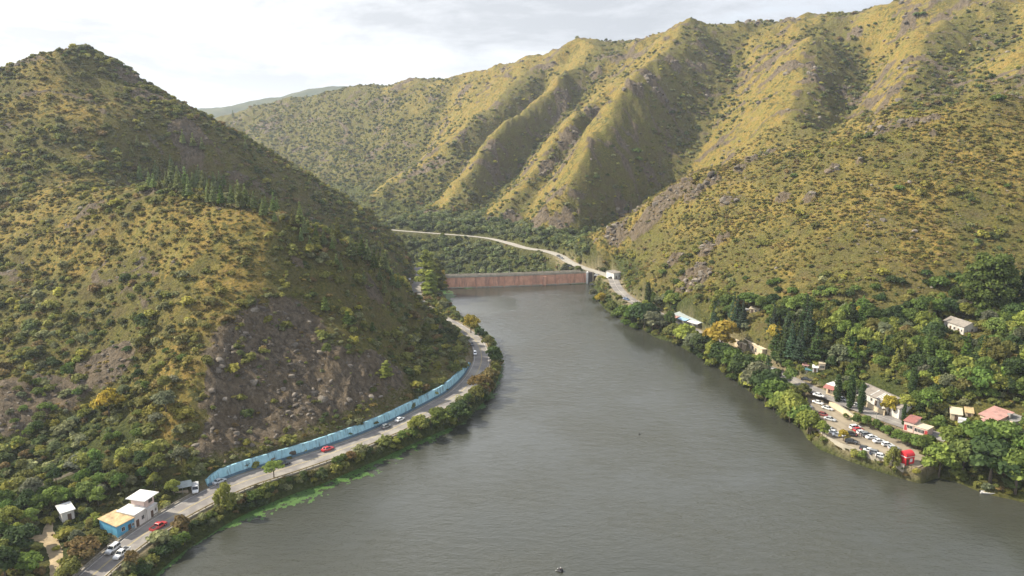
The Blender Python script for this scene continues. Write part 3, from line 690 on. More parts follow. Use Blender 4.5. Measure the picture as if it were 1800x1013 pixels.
for v in range(3):
    g = np.random.default_rng(150 + v); bl = []
    for i in range(13):                                      # layered cedar / conifer shelves
        z = 2.0 + i * .92; r = (3.3 - .235 * i) * g.uniform(.78, 1.12)
        for q in range(5 if i < 8 else 3):
            a = q * (1.257 if i < 8 else 2.1) + i * 1.1 + g.uniform(-.3, .3); bl.append((r * .6 * math.cos(a), r * .6 * math.sin(a), z - .1 * r, r * .45, r * .45, .26, g.uniform(.25, .6)))
    bl.append((0, 0, 14.1, .3, .3, .8, .5))
    PROTO['conifer', v] = (leaf_mesh('crown', bl, 2400, .34, 60 + v, shell=.2, up=.5), trunk_mesh('trunk', 13.6, .24, [q[:3] for q in bl[:30:3]], 60 + v), 14.8)
for v in range(2):
    g = np.random.default_rng(160 + v); bl = []
    for i in range(12):
        z = .9 + i * .98; r = .95 * math.sin(math.pi * (i + 1.7) / 15) ** .7 + .08; bl.append((g.uniform(-.1, .1), g.uniform(-.1, .1), z, r, r, .85, g.uniform(.3, .6)))
    PROTO['cypress', v] = (leaf_mesh('crown', bl, 1500, .26, 80 + v, shell=.65, up=.6), trunk_mesh('trunk', 5, .15, [], 80 + v), 12.8)
for v in range(2):
    g = np.random.default_rng(170 + v); bl = blobs_round(g, 14, 3.0, 2.2, 6.6, 1.15, .95)
    bl += [(x * 1.15, y * 1.15, z - 1.9, .7, .7, 1.6, t) for x, y, z, _, _, _, t in bl[5:]]
    PROTO['willow', v] = (leaf_mesh('crown', bl, 1900, .30, 90 + v, droop=1.0), trunk_mesh('trunk', 5.2, .24, [q[:3] for q in bl[:8]], 90 + v), 7.8)
for v in range(4):
    g = np.random.default_rng(180 + v); bl = blobs_round(g, 7, 1.05, .55, 1.45, .72, .8)
    PROTO['bush', v] = (leaf_mesh('foliage', bl, 620, .20, 110 + v, droop=.25), None, 2.1)
for v in range(2):                                           # flat-topped acacia-like tree
    g = np.random.default_rng(190 + v); bl = [(1.7 * q * math.cos(i * 2.4), 1.7 * q * math.sin(i * 2.4), 4.3 + g.uniform(-.25, .25) - .5 * q * q, .95, .95, .38, g.uniform(.35, .7)) for i, q in enumerate(np.sqrt(np.linspace(.02, 1, 9)))]
    PROTO['flat', v] = (leaf_mesh('crown', bl, 800, .26, 130 + v), trunk_mesh('trunk', 4.1, .13, [q[:3] for q in bl[1:8]], 130 + v), 4.8)
def bare_mesh(seed):
    g = random.Random(seed); b = MB()
    def grow(p, d, l, r, n):
        q = p + d * l; b.tube([p, (p + q) / 2 + Vector((g.uniform(-.1, .1),) * 3) * l, q], [r, r * .8, r * .55], 5)
        if n:
            for _ in range(3):
                grow(q, (d + Vector((g.uniform(-.8, .8), g.uniform(-.8, .8), g.uniform(-.1, .5)))).normalized(), l * g.uniform(.55, .8), r * .55, n - 1)
    grow(Vector((0, 0, -.6)), Vector((.05, .03, 1)), 2.4, .16, 4); return b.mesh('branches', M['barebark'], smooth=True)
M['barebark'] = simple('grey_bark', (.22, .19, .165), .9, .4, 3)
BARE = [bare_mesh(1), bare_mesh(2)]

# ------------------------------------------------------------------ sites kept free of trees (world circles) and views kept open (pixel boxes with a distance)
SITES = []       # (x, y, r)
VIEWS = []       # (u0, v0, u1, v1, dist)
def site(u, v, z, r, view=None):
    p = PZ(u, v, z) if z is not None else hit(u, v)
    SITES.append((p[0], p[1], r))
    if view: VIEWS.append((*view, math.hypot(p[0], p[1]) - 5))
    return p
site(117, 912, None, 6, (100, 884, 136, 950)); site(210, 922, 4, 9, (176, 895, 240, 940)); site(250, 905, 4, 8, (228, 872, 282, 924)); site(326, 866, 4, 9, (304, 852, 366, 876))
site(1542, 700, 8, 10, (1495, 662, 1590, 722)); site(1525, 690, 8, 10); site(1560, 706, 8, 10); site(1687, 576, None, 12, (1656, 560, 1720, 592)); site(1320, 612, 9, 10, (1288, 590, 1348, 632)); site(1318, 548, None, 7, (1300, 538, 1336, 560))
site(1212, 566, 7.5, 9, (1178, 546, 1246, 575)); site(1195, 560, 7.5, 9); site(1230, 574, 7.5, 10); site(1463, 676, 8, 8, (1446, 650, 1478, 692)); site(1424, 656, None, 6, (1408, 640, 1452, 666)); site(1445, 650, None, 4)
site(1605, 748, 7, 9, (1580, 722, 1634, 764)); site(1590, 742, 7, 7); site(1620, 756, 7, 7); site(1740, 738, 11, 12, (1715, 718, 1775, 750)); site(1790, 746, 10, 9, (1764, 732, 1800, 756)); site(1683, 735, 10, 10, (1666, 716, 1706, 745)); site(1600, 806, 4.6, 6, (1588, 788, 1642, 828)); site(1625, 815, 4.6, 7)
site(1085, 486, 8.5, 8, (1070, 470, 1100, 500)); site(1052, 496, 6, 8, (1028, 470, 1085, 505)); site(1163, 576, 3, 7, (1150, 566, 1180, 582)); site(707, 494, 8, 8, (696, 484, 745, 515)); site(90, 950, 5, 7, (45, 915, 105, 1013)); site(97, 1004, None, 7); site(98, 978, None, 7.5); site(83, 934, None, 7); site(66, 946, None, 6.5); site(98, 990, None, 6)
VIEWS += [(76, 930, 106, 1095, 200), (1424, 700, 1600, 800, 330), (1180, 548, 1250, 576, 405), (1095, 500, 1120, 535, 470), (1400, 686, 1500, 745, 330), (1520, 705, 1600, 745, 320)]
SX = np.array([(a, b, c * .58) for a, b, c in SITES])
def site_free(x, y, m=0.):
    return np.all((x[:, None] - SX[None, :, 0]) ** 2 + (y[:, None] - SX[None, :, 1]) ** 2 > (SX[None, :, 2] + m) ** 2, axis=1)

# ------------------------------------------------------------------ hillside scrub : instanced ground cover
def proto_obj(me):
    m2 = me.copy(); m2.materials.clear(); m2.materials.append(M['leaf_scatter']); return bpy.data.objects.new(me.name + '_shape', m2)
def scatter(name, protos, x, y, z, sc, idx, tint, rot=None, label=None, cat=None):
    n = len(x); me = bpy.data.meshes.new(name); me.vertices.add(n)
    me.vertices.foreach_set('co', np.stack([x, y, z], 1).reshape(-1).astype(np.float32))
    for nm, ty, da in (('sc', 'FLOAT', sc), ('idx', 'INT', idx), ('rot', 'FLOAT', rng.uniform(0, 6.28, n) if rot is None else rot)):
        a = me.attributes.new(nm, ty, 'POINT'); a.data.foreach_set('value', np.asarray(da, np.int32 if ty == 'INT' else np.float32))
    a = me.attributes.new('tint', 'FLOAT_COLOR', 'POINT'); a.data.foreach_set('color', np.concatenate([tint, np.ones((n, 1))], 1).reshape(-1).astype(np.float32))
    o = link(name, me); tag(o, label, cat, kind='stuff')
    ng = bpy.data.node_groups.new(name, 'GeometryNodeTree')
    ng.interface.new_socket('Geometry', in_out='INPUT', socket_type='NodeSocketGeometry'); ng.interface.new_socket('Geometry', in_out='OUTPUT', socket_type='NodeSocketGeometry')
    N = ng.nodes.new; L = ng.links.new; gi = N('NodeGroupInput'); go = N('NodeGroupOutput'); iop = N('GeometryNodeInstanceOnPoints'); jn = N('GeometryNodeJoinGeometry')
    for p in protos:
        oi = N('GeometryNodeObjectInfo'); oi.inputs['Object'].default_value = p; oi.inputs['As Instance'].default_value = True; L(oi.outputs['Geometry'], jn.inputs[0])
    def attr(nm, ty):
        q = N('GeometryNodeInputNamedAttribute'); q.data_type = ty; q.inputs['Name'].default_value = nm; return q.outputs[0]
    L(gi.outputs[0], iop.inputs['Points']); L(jn.outputs[0], iop.inputs['Instance']); iop.inputs['Pick Instance'].default_value = True
    L(attr('idx', 'INT'), iop.inputs['Instance Index']); L(attr('sc', 'FLOAT'), iop.inputs['Scale'])
    cx = N('ShaderNodeCombineXYZ'); L(attr('rot', 'FLOAT'), cx.inputs[2]); L(cx.outputs[0], iop.inputs['Rotation'])
    L(iop.outputs[0], go.inputs[0])
    md = o.modifiers.new('scatter', 'NODES'); md.node_group = ng
    return o
bush_p = []
for v in range(5):
    g = np.random.default_rng(300 + v); bl = blobs_round(g, 5, .8, .3, 1.0, .62, .75)
    bush_p.append(proto_obj(leaf_mesh('bush', bl, 230, .24, 200 + v, droop=.2, up=.75)))
tuss_p = []
for v in range(2):
    g = np.random.default_rng(320 + v); bl = [(g.uniform(-.7, .7), g.uniform(-.7, .7), .22, .55, .55, .34, g.uniform(.3, .7)) for _ in range(5)]
    tuss_p.append(proto_obj(leaf_mesh('tuft', bl, 90, .24, 220 + v, up=.6)))
def cand(n, r0, r1, a0=-46, a1=46):
    r = np.sqrt(rng.uniform(r0 ** 2, r1 ** 2, n)); a = rng.uniform(R(a0), R(a1), n); return r * np.sin(a), r * np.cos(a)
def pick_tint(pal, w, n, jit=.22):
    pal = np.array(pal); k = rng.choice(len(pal), n, p=np.array(w) / sum(w)); t = pal[k] * (1 + rng.normal(size=(n, 1)) * jit); return np.clip(t, .008, 1)
PAL = [(.125, .142, .038), (.185, .188, .048), (.085, .112, .038), (.185, .192, .088), (.265, .250, .050), (.185, .132, .055)]
def usable(x, y, m=1.2):
    h = Hf(x, y); return (h > 1.0) & (Gf(near_road, x, y) > m) & site_free(x, y, -1)
def scrub():
    xs, ys, ss, ts = [], [], [], []
    # left hill and everything near
    x, y = cand(80000, 150, 640); ok = usable(x, y); x, y = x[ok], y[ok]
    gd, lu, rk, ri = Gf(gold, x, y), Gf(lush, x, y), Gf(rock_c, x, y), Gf(rightside, x, y)
    clump = fbm(x, y, 20, 4, 200, .65) * 1.25
    pl = np.clip(.50 + .75 * clump - .42 * gd + .25 * lu, .05, 1) * (1 - .8 * rk)
    pr = np.clip(.12 + .70 * clump + .16 * lu + .55 * sstep(45, 12, Hf(x, y)) + .35 * lu - .12 * gd, .015, 1) * (1 - .6 * rk)
    p = pl * (1 - ri) + pr * ri
    k = rng.random(len(x)) < p; x, y, gd, ri, rk = x[k], y[k], gd[k], ri[k], rk[k]; n = len(x)
    s = np.exp(rng.normal(size=n) * .52) * np.where(ri > .5, .78, .92) * (1 + .35 * np.clip(fbm(x, y, 30, 2, 210), -.6, 1))
    s = np.clip(s, .3, 2.7)
    tl = pick_tint(PAL, [3, 4, 2, 3, 1.6, 1.0], n); tr = pick_tint(PAL, [3, 4, 2, .8, 2.2, .9], n)
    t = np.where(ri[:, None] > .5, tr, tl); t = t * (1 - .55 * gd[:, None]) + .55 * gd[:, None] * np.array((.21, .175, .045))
    xs.append(x); ys.append(y); ss.append(s); ts.append(t)
    # mountains
    x, y = cand(95000, 600, 1560); ok = usable(x, y); x, y = x[ok], y[ok]
    gd, lu, rk = Gf(gold, x, y), Gf(lush, x, y), Gf(rock_c, x, y); cl = fbm(x, y, 40, 4, 220); cv = Gf(conc, x, y)
    p = np.clip(.62 + .8 * cl - .58 * gd + .06 * cv + .3 * lu + .4 * sstep(0, -120, x), .02, 1) * (1 - .6 * rk)  # extra scrub density on the far-left face, darkening it in place of shade
    k = rng.random(len(x)) < p; x, y, gd = x[k], y[k], gd[k]; n = len(x)
    xs.append(x); ys.append(y); ss.append(np.clip(np.exp(rng.normal(size=n) * .35) * 1.35, .5, 3.)); ts.append(pick_tint(PAL, [2.5, 3, 2, 4, 1.5, .6], n))
    # wooded slope beyond the dam
    x, y = cand(5200, 575, 800, -14, 6); h = Hf(x, y); ok = (h < 24) & (Gf(near_road, x, y) > 2.5) & (y > 575); x, y = x[ok], y[ok]; n = len(x)
    xs.append(x); ys.append(y); ss.append(np.clip(np.exp(rng.normal(size=n) * .3) * 2.3, 1, 3.6)); ts.append(pick_tint([(.11, .14, .05), (.155, .175, .062), (.16, .18, .09), (.085, .11, .045)], [3, 3, 2, 2], n))
    x, y, s, t = np.concatenate(xs), np.concatenate(ys), np.concatenate(ss), np.concatenate(ts)
    scatter('hillside_scrub', bush_p, x, y, Hf(x, y) - .12 * s, s, rng.integers(0, 5, len(x)), t, label='green and olive scrub covering the hillsides', cat='scrub')
    print('scrub', len(x))
    # grass tussocks
    x, y = cand(125000, 170, 700); ok = usable(x, y, .6); x, y = x[ok], y[ok]; gd, rk, lu, ri = Gf(gold, x, y), Gf(rock_c, x, y), Gf(lush, x, y), Gf(rightside, x, y)
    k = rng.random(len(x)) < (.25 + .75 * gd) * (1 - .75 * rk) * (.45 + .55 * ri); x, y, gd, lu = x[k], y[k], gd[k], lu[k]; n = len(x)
    t = pick_tint([(.19, .145, .045), (.145, .13, .035), (.10, .105, .026), (.22, .16, .065)], [3, 3, 2, 1.2], n) * (1 - .4 * lu[:, None])
    scatter('grass', tuss_p, x, y, Hf(x, y) - .05, np.clip(np.exp(rng.normal(size=n) * .3) * .95, .4, 1.8), rng.integers(0, 2, n), t, label='golden dry grass tussocks on the slopes', cat='grass')
    print('grass', n)
scrub()
def rock_mesh(seed):
    g = np.random.default_rng(seed); bm = bmesh.new(); bmesh.ops.create_icosphere(bm, subdivisions=2, radius=1)
    ax = g.normal(size=(7, 3)); ax /= np.linalg.norm(ax, axis=1)[:, None]; lim = g.uniform(.45, .8, 7); st = np.array([g.uniform(.8, 1.4), g.uniform(.7, 1.), g.uniform(.5, .8)])
    for v in bm.verts:
        c = np.array(v.co)
        for a, l in zip(ax, lim):
            d = c @ a
            if d > l: c = c - a * (d - l)
        v.co = c * st
    me = bpy.data.meshes.new('boulder'); bm.to_mesh(me); bm.free(); me.materials.append(M['boulder']); return me
def mat_boulder():
    m, nt, b, o = new_mat('boulder_rock'); c0 = nd(nt, 'ShaderNodeAttribute', attribute_type='INSTANCER', attribute_name='tint').outputs['Color']
    f = noise(nt, 1.6, 6, .7, objc(nt)); nt.links.new(mixc(nt, mapr(nt, f, .35, .65, 0, .6), c0, (.06, .05, .042)), b.inputs['Base Color']); b.inputs['Roughness'].default_value = .95; b.inputs['Specular IOR Level'].default_value = .1
    return m
M['boulder'] = mat_boulder()
def rocks():
    pr = [bpy.data.objects.new('boulder_shape', rock_mesh(500 + k)) for k in range(4)]
    xs, ys, ss = [], [], []
    for n0, r0, r1, sm in ((60000, 170, 640, .62), (60000, 600, 1350, 1.25)):
        x, y = cand(n0, r0, r1); ok = usable(x, y, 1.8); x, y = x[ok], y[ok]; rk = Gf(rockm, x, y); cu = Gf(cutm, x, y)
        k = rng.random(len(x)) < np.clip(rk * .8 * (fbm(x, y, 9, 2, 400) * .9 + .5) + .16 * cu + .006, 0, 1); x, y = x[k], y[k]; s = sm * np.exp(rng.normal(size=len(x)) * .5) * (1 + .9 * ((Gf(rock, x, y) > .5) & (x > 60))); xs.append(x); ys.append(y); ss.append(np.clip(s, .2, 3.4))
    x, y, s = np.concatenate(xs), np.concatenate(ys), np.concatenate(ss); n = len(x)
    t = pick_tint([(.17, .148, .118), (.13, .112, .09), (.21, .18, .145), (.14, .108, .078)], [3, 3, 1.5, 1.5], n)
    scatter('loose_rocks', pr, x, y, Hf(x, y) - .1 * s, s, rng.integers(0, 4, n), t, label='grey and brown rocks strewn over the slopes', cat='rock'); print('rocks', n)
rocks()

# ------------------------------------------------------------------ trees and bushes one can tell apart
TREES = []; TXY = []
T = {'dark': ((.036, .054, .018), 'dark green'), 'green': ((.066, .094, .022), 'mid green'), 'bright': ((.095, .130, .030), 'bright green'), 'lime': ((.140, .155, .034), 'yellow-green'),
     'yellow': ((.215, .175, .028), 'yellow'), 'olive': ((.092, .094, .026), 'olive green'), 'grey': ((.100, .110, .060), 'grey-green'), 'brown': ((.120, .088, .032), 'brownish'), 'blue': ((.038, .060, .032), 'bluish dark green'), 'pine': ((.125, .150, .054), 'soft green')}
KIND = {'broad': ('broadleaf_tree', 'broadleaf tree', 'tree'), 'poplar': ('tall_poplar', 'tall poplar', 'tree'), 'pine': ('pine_tree', 'pine tree', 'pine'), 'conifer': ('conifer_tree', 'tall conifer', 'conifer'),
        'cypress': ('cypress_tree', 'narrow cypress', 'cypress'), 'willow': ('willow_tree', 'drooping willow', 'willow'), 'bush': ('bush', 'rounded bush', 'bush'), 'flat': ('flat_topped_tree', 'flat-topped tree', 'tree'), 'great': ('giant_eucalyptus', 'huge spreading tree', 'tree')}
def plant(kind, x, y, s, tint, group, z=None, label=None, sz=None, var=.14, jitter=True):
    vs = [k for k in PROTO if k[0] == kind]; cm, tm, h0 = PROTO[random.choice(vs)]
    z = float(Hf(x, y)) if z is None else z
    c0, cname = T[tint]; f = 1 + random.gauss(0, var); c = [max(.01, 1.55 * q * f * (1 + random.gauss(0, .05))) for q in c0]
    nm, words, cat = KIND[kind]; rz = random.uniform(0, 6.28)
    wx = s * (random.uniform(.88, 1.14) if jitter else 1); hz = s if sz is None else sz
    if tm is None:
        o = link(nm, cm, None, (x, y, z - .15 * s), c); o.rotation_euler = (0, 0, rz); o.scale = (wx * 1.05, wx * .95, hz)
    else:
        o = empty(nm, (x, y, z), rz, scale=(wx * 1.04, wx * .96, hz))
        link('crown', cm, o, color=c); link('trunk', tm, o)
    tag(o, None, cat, group); u, v, d = project(x, y, z + h0 * hz * .55)
    TREES.append(dict(o=o, u=u, v=v, d=d, h=h0 * hz, w=words, c=cname, label=label)); TXY.append((x, y)); return o
def view_blocked(x, y, z, h, r):
    u, v, d = project(x, y, z); _, v1, _ = project(x, y, z + h); rp = r * FPX / d; D = math.hypot(x, y)
    for u0, v0, u1, v1_, dd in VIEWS:
        if D < dd - 1 and u + rp * .55 > u0 and u - rp * .55 < u1 and v > v0 and v1 < v0 + .62 * (v1_ - v0): return True
    return False
RADK = {'broad': 3.6, 'poplar': 1.7, 'pine': 2., 'conifer': 3., 'cypress': 1., 'willow': 4., 'bush': 1.7, 'flat': 2.6, 'great': 12}
def try_plant(kind, x, y, s, tint, group, space=.55, minh=.25, road=1.5):
    z = float(Hf(x, y))
    if z < minh: return False
    r = RADK[kind] * s
    if float(Gf(near_road, x, y)) < road: return False
    if not site_free(np.array([x]), np.array([y]), min(r * .6, 2.5))[0]: return False
    if view_blocked(x, y, z, PROTO[kind, 0][2] * s, r): return False
    if any((x - a) ** 2 + (y - b) ** 2 < (r * space * 2) ** 2 for a, b in TXY[-400:]): return False
    plant(kind, x, y, s, tint, group); return True
def zone(poly, n, kinds, s0, s1, tints, group, space=.5, tries=14, road=1.5):
    us = [p[0] for p in poly]; vs = [p[1] for p in poly]; done = 0; k = 0
    while done < n and k < n * tries:
        k += 1; u = random.uniform(min(us), max(us)); v = random.uniform(min(vs), max(vs))
        if not inpoly(np.array([u]), np.array([v]), poly)[0]: continue
        h = hit(u, v)
        if h is None: continue
        done += try_plant(random.choices(list(kinds), list(kinds.values()))[0], h[0], h[1], random.uniform(s0, s1), random.choices(list(tints), list(tints.values()))[0], group, space, road=road)
    return done
def at(kind, u, v, hpx, tint, group, label=None, wide=1.):
    """a tree whose foot is seen at (u, v) and which stands hpx pixels tall"""
    h = hit(u, v)
    if h is None: return
    d = project(*h)[2]; s = hpx * d / FPX / PROTO[kind, 0][2]
    return plant(kind, h[0], h[1], s * wide, tint, group, label=label, sz=s, var=.05)
# --- the huge eucalyptus above the hillside house
g = np.random.default_rng(400); bl = []
for i in range(34):
    a = i * 2.4; z = 6 + 22 * ((i + .5) / 34); q = 10.5 * math.sin(math.pi * min(1, (z - 2) / 30)) ** .6
    bl.append((q * .75 * math.cos(a) * g.uniform(.6, 1), q * .75 * math.sin(a) * g.uniform(.6, 1), z, 3.4, 3.4, 2.7, g.uniform(.25, .6)))
PROTO['great', 0] = (leaf_mesh('crown', bl, 7500, .62, 401, droop=.6), trunk_mesh('trunk', 25, .8, [q[:3] for q in bl[4:26:2]], 402), 31.)
at('great', 1735, 560, 122, 'green', 'giant trees on the slope', 'huge spreading green eucalyptus towering behind the small hillside house'); at('great', 1812, 548, 95, 'dark', 'giant trees on the slope', 'huge dark tree cut by the right edge behind the hillside house')
# --- named single trees
G1 = 'lone bright trees on the dark slope'
for a in [('poplar', 679, 666, 34, 'lime', 'bright yellow-green tree alone on the rocky slope above the blue wall', 1.9), ('broad', 575, 628, 27, 'bright', 'bright green tree on the rocky slope left of the lone yellow-green tree', .8), ('poplar', 572, 550, 30, 'bright', 'pale green pointed tree on the shoulder above the rocky slope', 1.7),
          ('poplar', 611, 574, 28, 'green', 'mid green pointed tree right of the pale pointed tree on the shoulder', 1.6), ('poplar', 748, 600, 26, 'olive', 'small olive pointed tree low on the slope near the road bend', 1.5), ('poplar', 655, 585, 20, 'green', 'small green tree high on the dark slope above the lone yellow-green tree', 1.5)]: at(*a[:5], G1, a[5], a[6])
at('broad', 192, 732, 50, 'yellow', 'trees in the left hollow', 'golden yellow-topped round tree alone in the dark left hollow', 1.05)
at('broad', 828, 586, 34, 'yellow', 'trees at the bend', 'golden yellow tree where the left road disappears round the bend', .9)
at('willow', 396, 893, 52, 'lime', 'trees beside the left road', 'yellow-green drooping tree beside the rail at the left road shade edge', .62)
at('flat', 482, 842, 30, 'bright', 'trees beside the left road', 'small flat-topped bright green tree overhanging the left road', 1.25)
for u, v, h, t, l, w in [(752, 512, 76, 'lime', 'tallest yellow-green poplar of the clump at the dam left end', 1.6), (769, 514, 62, 'olive', 'olive poplar in the clump nearest the dam wall left end', 1.7), (757, 521, 48, 'lime', 'shorter yellow-green poplar at the front of the dam-end clump', 1.8), (779, 511, 40, 'yellow', 'small yellowish poplar touching the left end of the dam wall', 1.3)]: at('poplar', u, v, h, t, 'poplars at the left end of the dam', l, w)
for u, v, h, l in [(1470, 716, 62, 'narrow dark cypress beside the red-awninged house, leftmost of the street cypresses'), (1493, 722, 66, 'narrow dark cypress leaning beside the street lamp'), (1512, 727, 55, 'slim dark cypress at the front wall of the long grey-roofed house'), (1587, 748, 42, 'slim dark cypress right of the long grey-roofed house'), (1138, 546, 52, 'narrow black-green cypress beside the far shore road'), (1602, 700, 58, 'broad dark cypress in the wood behind the long grey-roofed house'), (1633, 735, 34, 'slim dark cypress behind the street shop')]: at('cypress', u, v, h, 'dark', 'cypresses of the right bank', l, 1.25)
at('broad', 1268, 618, 56, 'yellow', 'lakeside trees of the right bank', 'large golden yellow tree above the lake left of the beige building', 1.05)
at('broad', 1316, 540, 26, 'green', 'trees on the right slope', 'wide deep green tree just above the small white hut', 1.9)
at('broad', 1562, 730, 38, 'yellow', 'trees round the long house', 'bright yellow tree in front of the right end of the long house', .85)
at('broad', 1592, 722, 30, 'lime', 'trees round the long house', 'yellow-green tree behind the right end of the long house', 1.1)
at('broad', 1515, 812, 22, 'bright', 'trees in the car park', 'small bright green tree standing at the car park lake edge', .9)
at('broad', 1482, 776, 22, 'yellow', 'trees in the car park', 'small yellowish tree on the bank below the car park entrance', 1.)
at('willow', 1568, 824, 42, 'lime', 'trees in the car park', 'yellow-green willow on the shore just left of the red kiosk', .8)
for u, v, h, t, w in [(1388, 745, 60, 'lime', 1.), (1420, 765, 48, 'lime', .9), (1445, 768, 30, 'lime', .9), (1650, 838, 62, 'lime', 1.05), (1690, 842, 74, 'green', 1.1), (1740, 850, 84, 'dark', 1.15), (1785, 868, 82, 'bright', 1.15), (1718, 800, 66, 'green', 1.15), (1830, 850, 90, 'bright', 1.1), (1672, 795, 50, 'bright', 1.1), (1628, 800, 40, 'green', 1.1), (1765, 800, 60, 'bright', 1.2), (1338, 700, 62, 'grey', .9), (1300, 668, 46, 'green', .95)]:
    at('broad', u, v, h, t, 'large lakeside trees of the right bank', None, w)
for u, v, h, t, w in [(1098, 566, 30, 'green', 1.2), (1116, 573, 42, 'green', 1.1), (1132, 580, 50, 'dark', 1.), (1147, 586, 40, 'grey', 1.1), (1186, 601, 34, 'olive', 1.2), (1203, 607, 38, 'lime', 1.1), (1218, 616, 30, 'grey', 1.2), (1236, 628, 44, 'dark', 1.1), (1253, 638, 40, 'lime', 1.), (1270, 650, 50, 'dark', 1.1), (1288, 662, 52, 'green', 1.), (1304, 676, 58, 'dark', 1.), (1318, 688, 40, 'lime', 1.1), (1330, 698, 66, 'grey', .95), (1346, 710, 66, 'dark', .95), (1361, 721, 58, 'green', 1.), (1376, 732, 50, 'lime', 1.1), (1404, 751, 44, 'bright', 1.1), (1424, 766, 42, 'lime', 1.1), (1042, 524, 18, 'grey', 1.5), (1056, 536, 22, 'yellow', 1.3), (1074, 552, 24, 'olive', 1.3)]:
    at('broad', u, v, h, t, 'large lakeside trees of the right bank', None, w * 1.1)
    q = PZ(u + 4, v + 3, .8)
    for _ in range(2): plant('bush', q[0] + random.uniform(-2, 3), q[1] + random.uniform(-1.5, 1.5), random.uniform(1.2, 1.9), random.choice(['green', 'olive', 'lime', 'dark']), 'bushes on the right bank', z=.4)
# bushes between car park and street
for u, v, h in [(1505, 748, 20), (1522, 752, 24), (1540, 758, 22), (1558, 768, 22), (1576, 778, 24), (1594, 786, 26), (1612, 790, 28), (1486, 738, 12)]:
    at('broad', u, v, h, random.choice(['bright', 'green']), 'green shrubs between the street and the car park', None, 1.35)
for i, (px, py) in enumerate([(1066, 524), (1700, 552), (1728, 566)]):
    h = hit(px, py); o = empty('bare_tree', h, random.uniform(0, 6), scale=(1.0, 1.0, 1.0) if i == 0 else (1.3, 1.3, 1.2))
    tag(o, ['leafless grey tree on the bank near the right end of the dam', 'leafless grey tree just above the hillside house roof', 'leafless grey thicket tree right of the hillside house'][i], 'tree', 'bare trees'); link('branches', BARE[i % 2], o)
# --- conifers above the beige building
zone([(1332, 650), (1352, 590), (1420, 585), (1436, 640), (1400, 690), (1350, 680)], 14, {'conifer': 1}, .85, 1.35, {'blue': 2, 'dark': 2}, 'conifers above the right bank street', .38)
zone([(1250, 560), (1330, 560), (1330, 590), (1250, 585)], 5, {'conifer': 1}, .8, 1.1, {'blue': 2, 'dark': 2}, 'conifers above the right bank street', .4)
# --- right bank wood
WT = {'dark': 2.2, 'green': 3.2, 'bright': 1.6, 'lime': 1.2, 'olive': 2, 'grey': .7, 'brown': .25, 'yellow': .12}
# first the bank itself
rsf = resample(rsh, 190); nr_ = normals2(rsf)
for rep in range(3):
    for i in range(0, len(rsf)):
        p = rsf[i] + (np.append(nr_[i] * -1, 0) * -random.uniform(.6, 2.6 + 3.5 * rep)); u, v, d = project(*p)
        if u > 1850 or u < 1036: continue
        if 1430 < u < 1600 and random.random() < .8: continue
        if u < 1085 and v < 520: continue
        if 1020 < u < 1085: try_plant('bush', p[0], p[1], random.uniform(1.3, 2.2), random.choice(['grey', 'lime', 'olive']), 'bushes on the right bank', .4, .5); continue
        k = random.choices(['broad', 'willow', 'bush'], [5, 1.2, 4])[0]
        try_plant(k, p[0], p[1], random.uniform(.62, 1.15) * (2. if k == 'bush' else 1), random.choices(['green', 'lime', 'bright', 'dark', 'grey', 'olive', 'yellow'], [3, 2.2, 1.5, 1.6, 1.6, 1, .25])[0], 'trees along the right bank', .40, .5)
print('zone', zone([(1110, 540), (1190, 528), (1290, 545), (1400, 548), (1470, 560), (1560, 575), (1640, 545), (1800, 560), (1850, 820), (1690, 775), (1600, 730), (1450, 682), (1330, 632), (1230, 590), (1160, 560)], 205, {'broad': 10, 'conifer': .35, 'pine': .3}, .78, 1.45, WT, 'trees of the right bank wood', .40, 16))
print('wood', zone([(1105, 552), (1180, 588), (1300, 655), (1400, 735), (1430, 735), (1405, 682), (1300, 615), (1200, 566), (1130, 530)], 120, {'broad': 8, 'willow': 1, 'bush': 4}, .7, 1.25, WT, 'trees along the right bank', .30, 40, road=.3))
zone([(1390, 600), (1450, 590), (1530, 640), (1580, 665), (1500, 668), (1460, 645), (1415, 640)], 26, {'broad': 4, 'bush': 2}, .7, 1.15, WT, 'trees of the right bank wood', .3, 30)
zone([(1215, 545), (1260, 535), (1300, 545), (1292, 588), (1250, 572)], 22, {'broad': 2, 'bush': 3, 'pine': 1}, .6, 1.0, WT, 'trees of the right bank wood', .3, 30)
# big shrubs on the slope above
zone([(1100, 505), (1200, 470), (1320, 490), (1500, 510), (1640, 480), (1800, 480), (1800, 560), (1640, 540), (1400, 548), (1200, 530)], 60, {'bush': 1}, 1.2, 2.1, {'green': 2, 'olive': 2, 'bright': 1, 'dark': 1.5}, 'big shrubs above the right bank wood', .5)
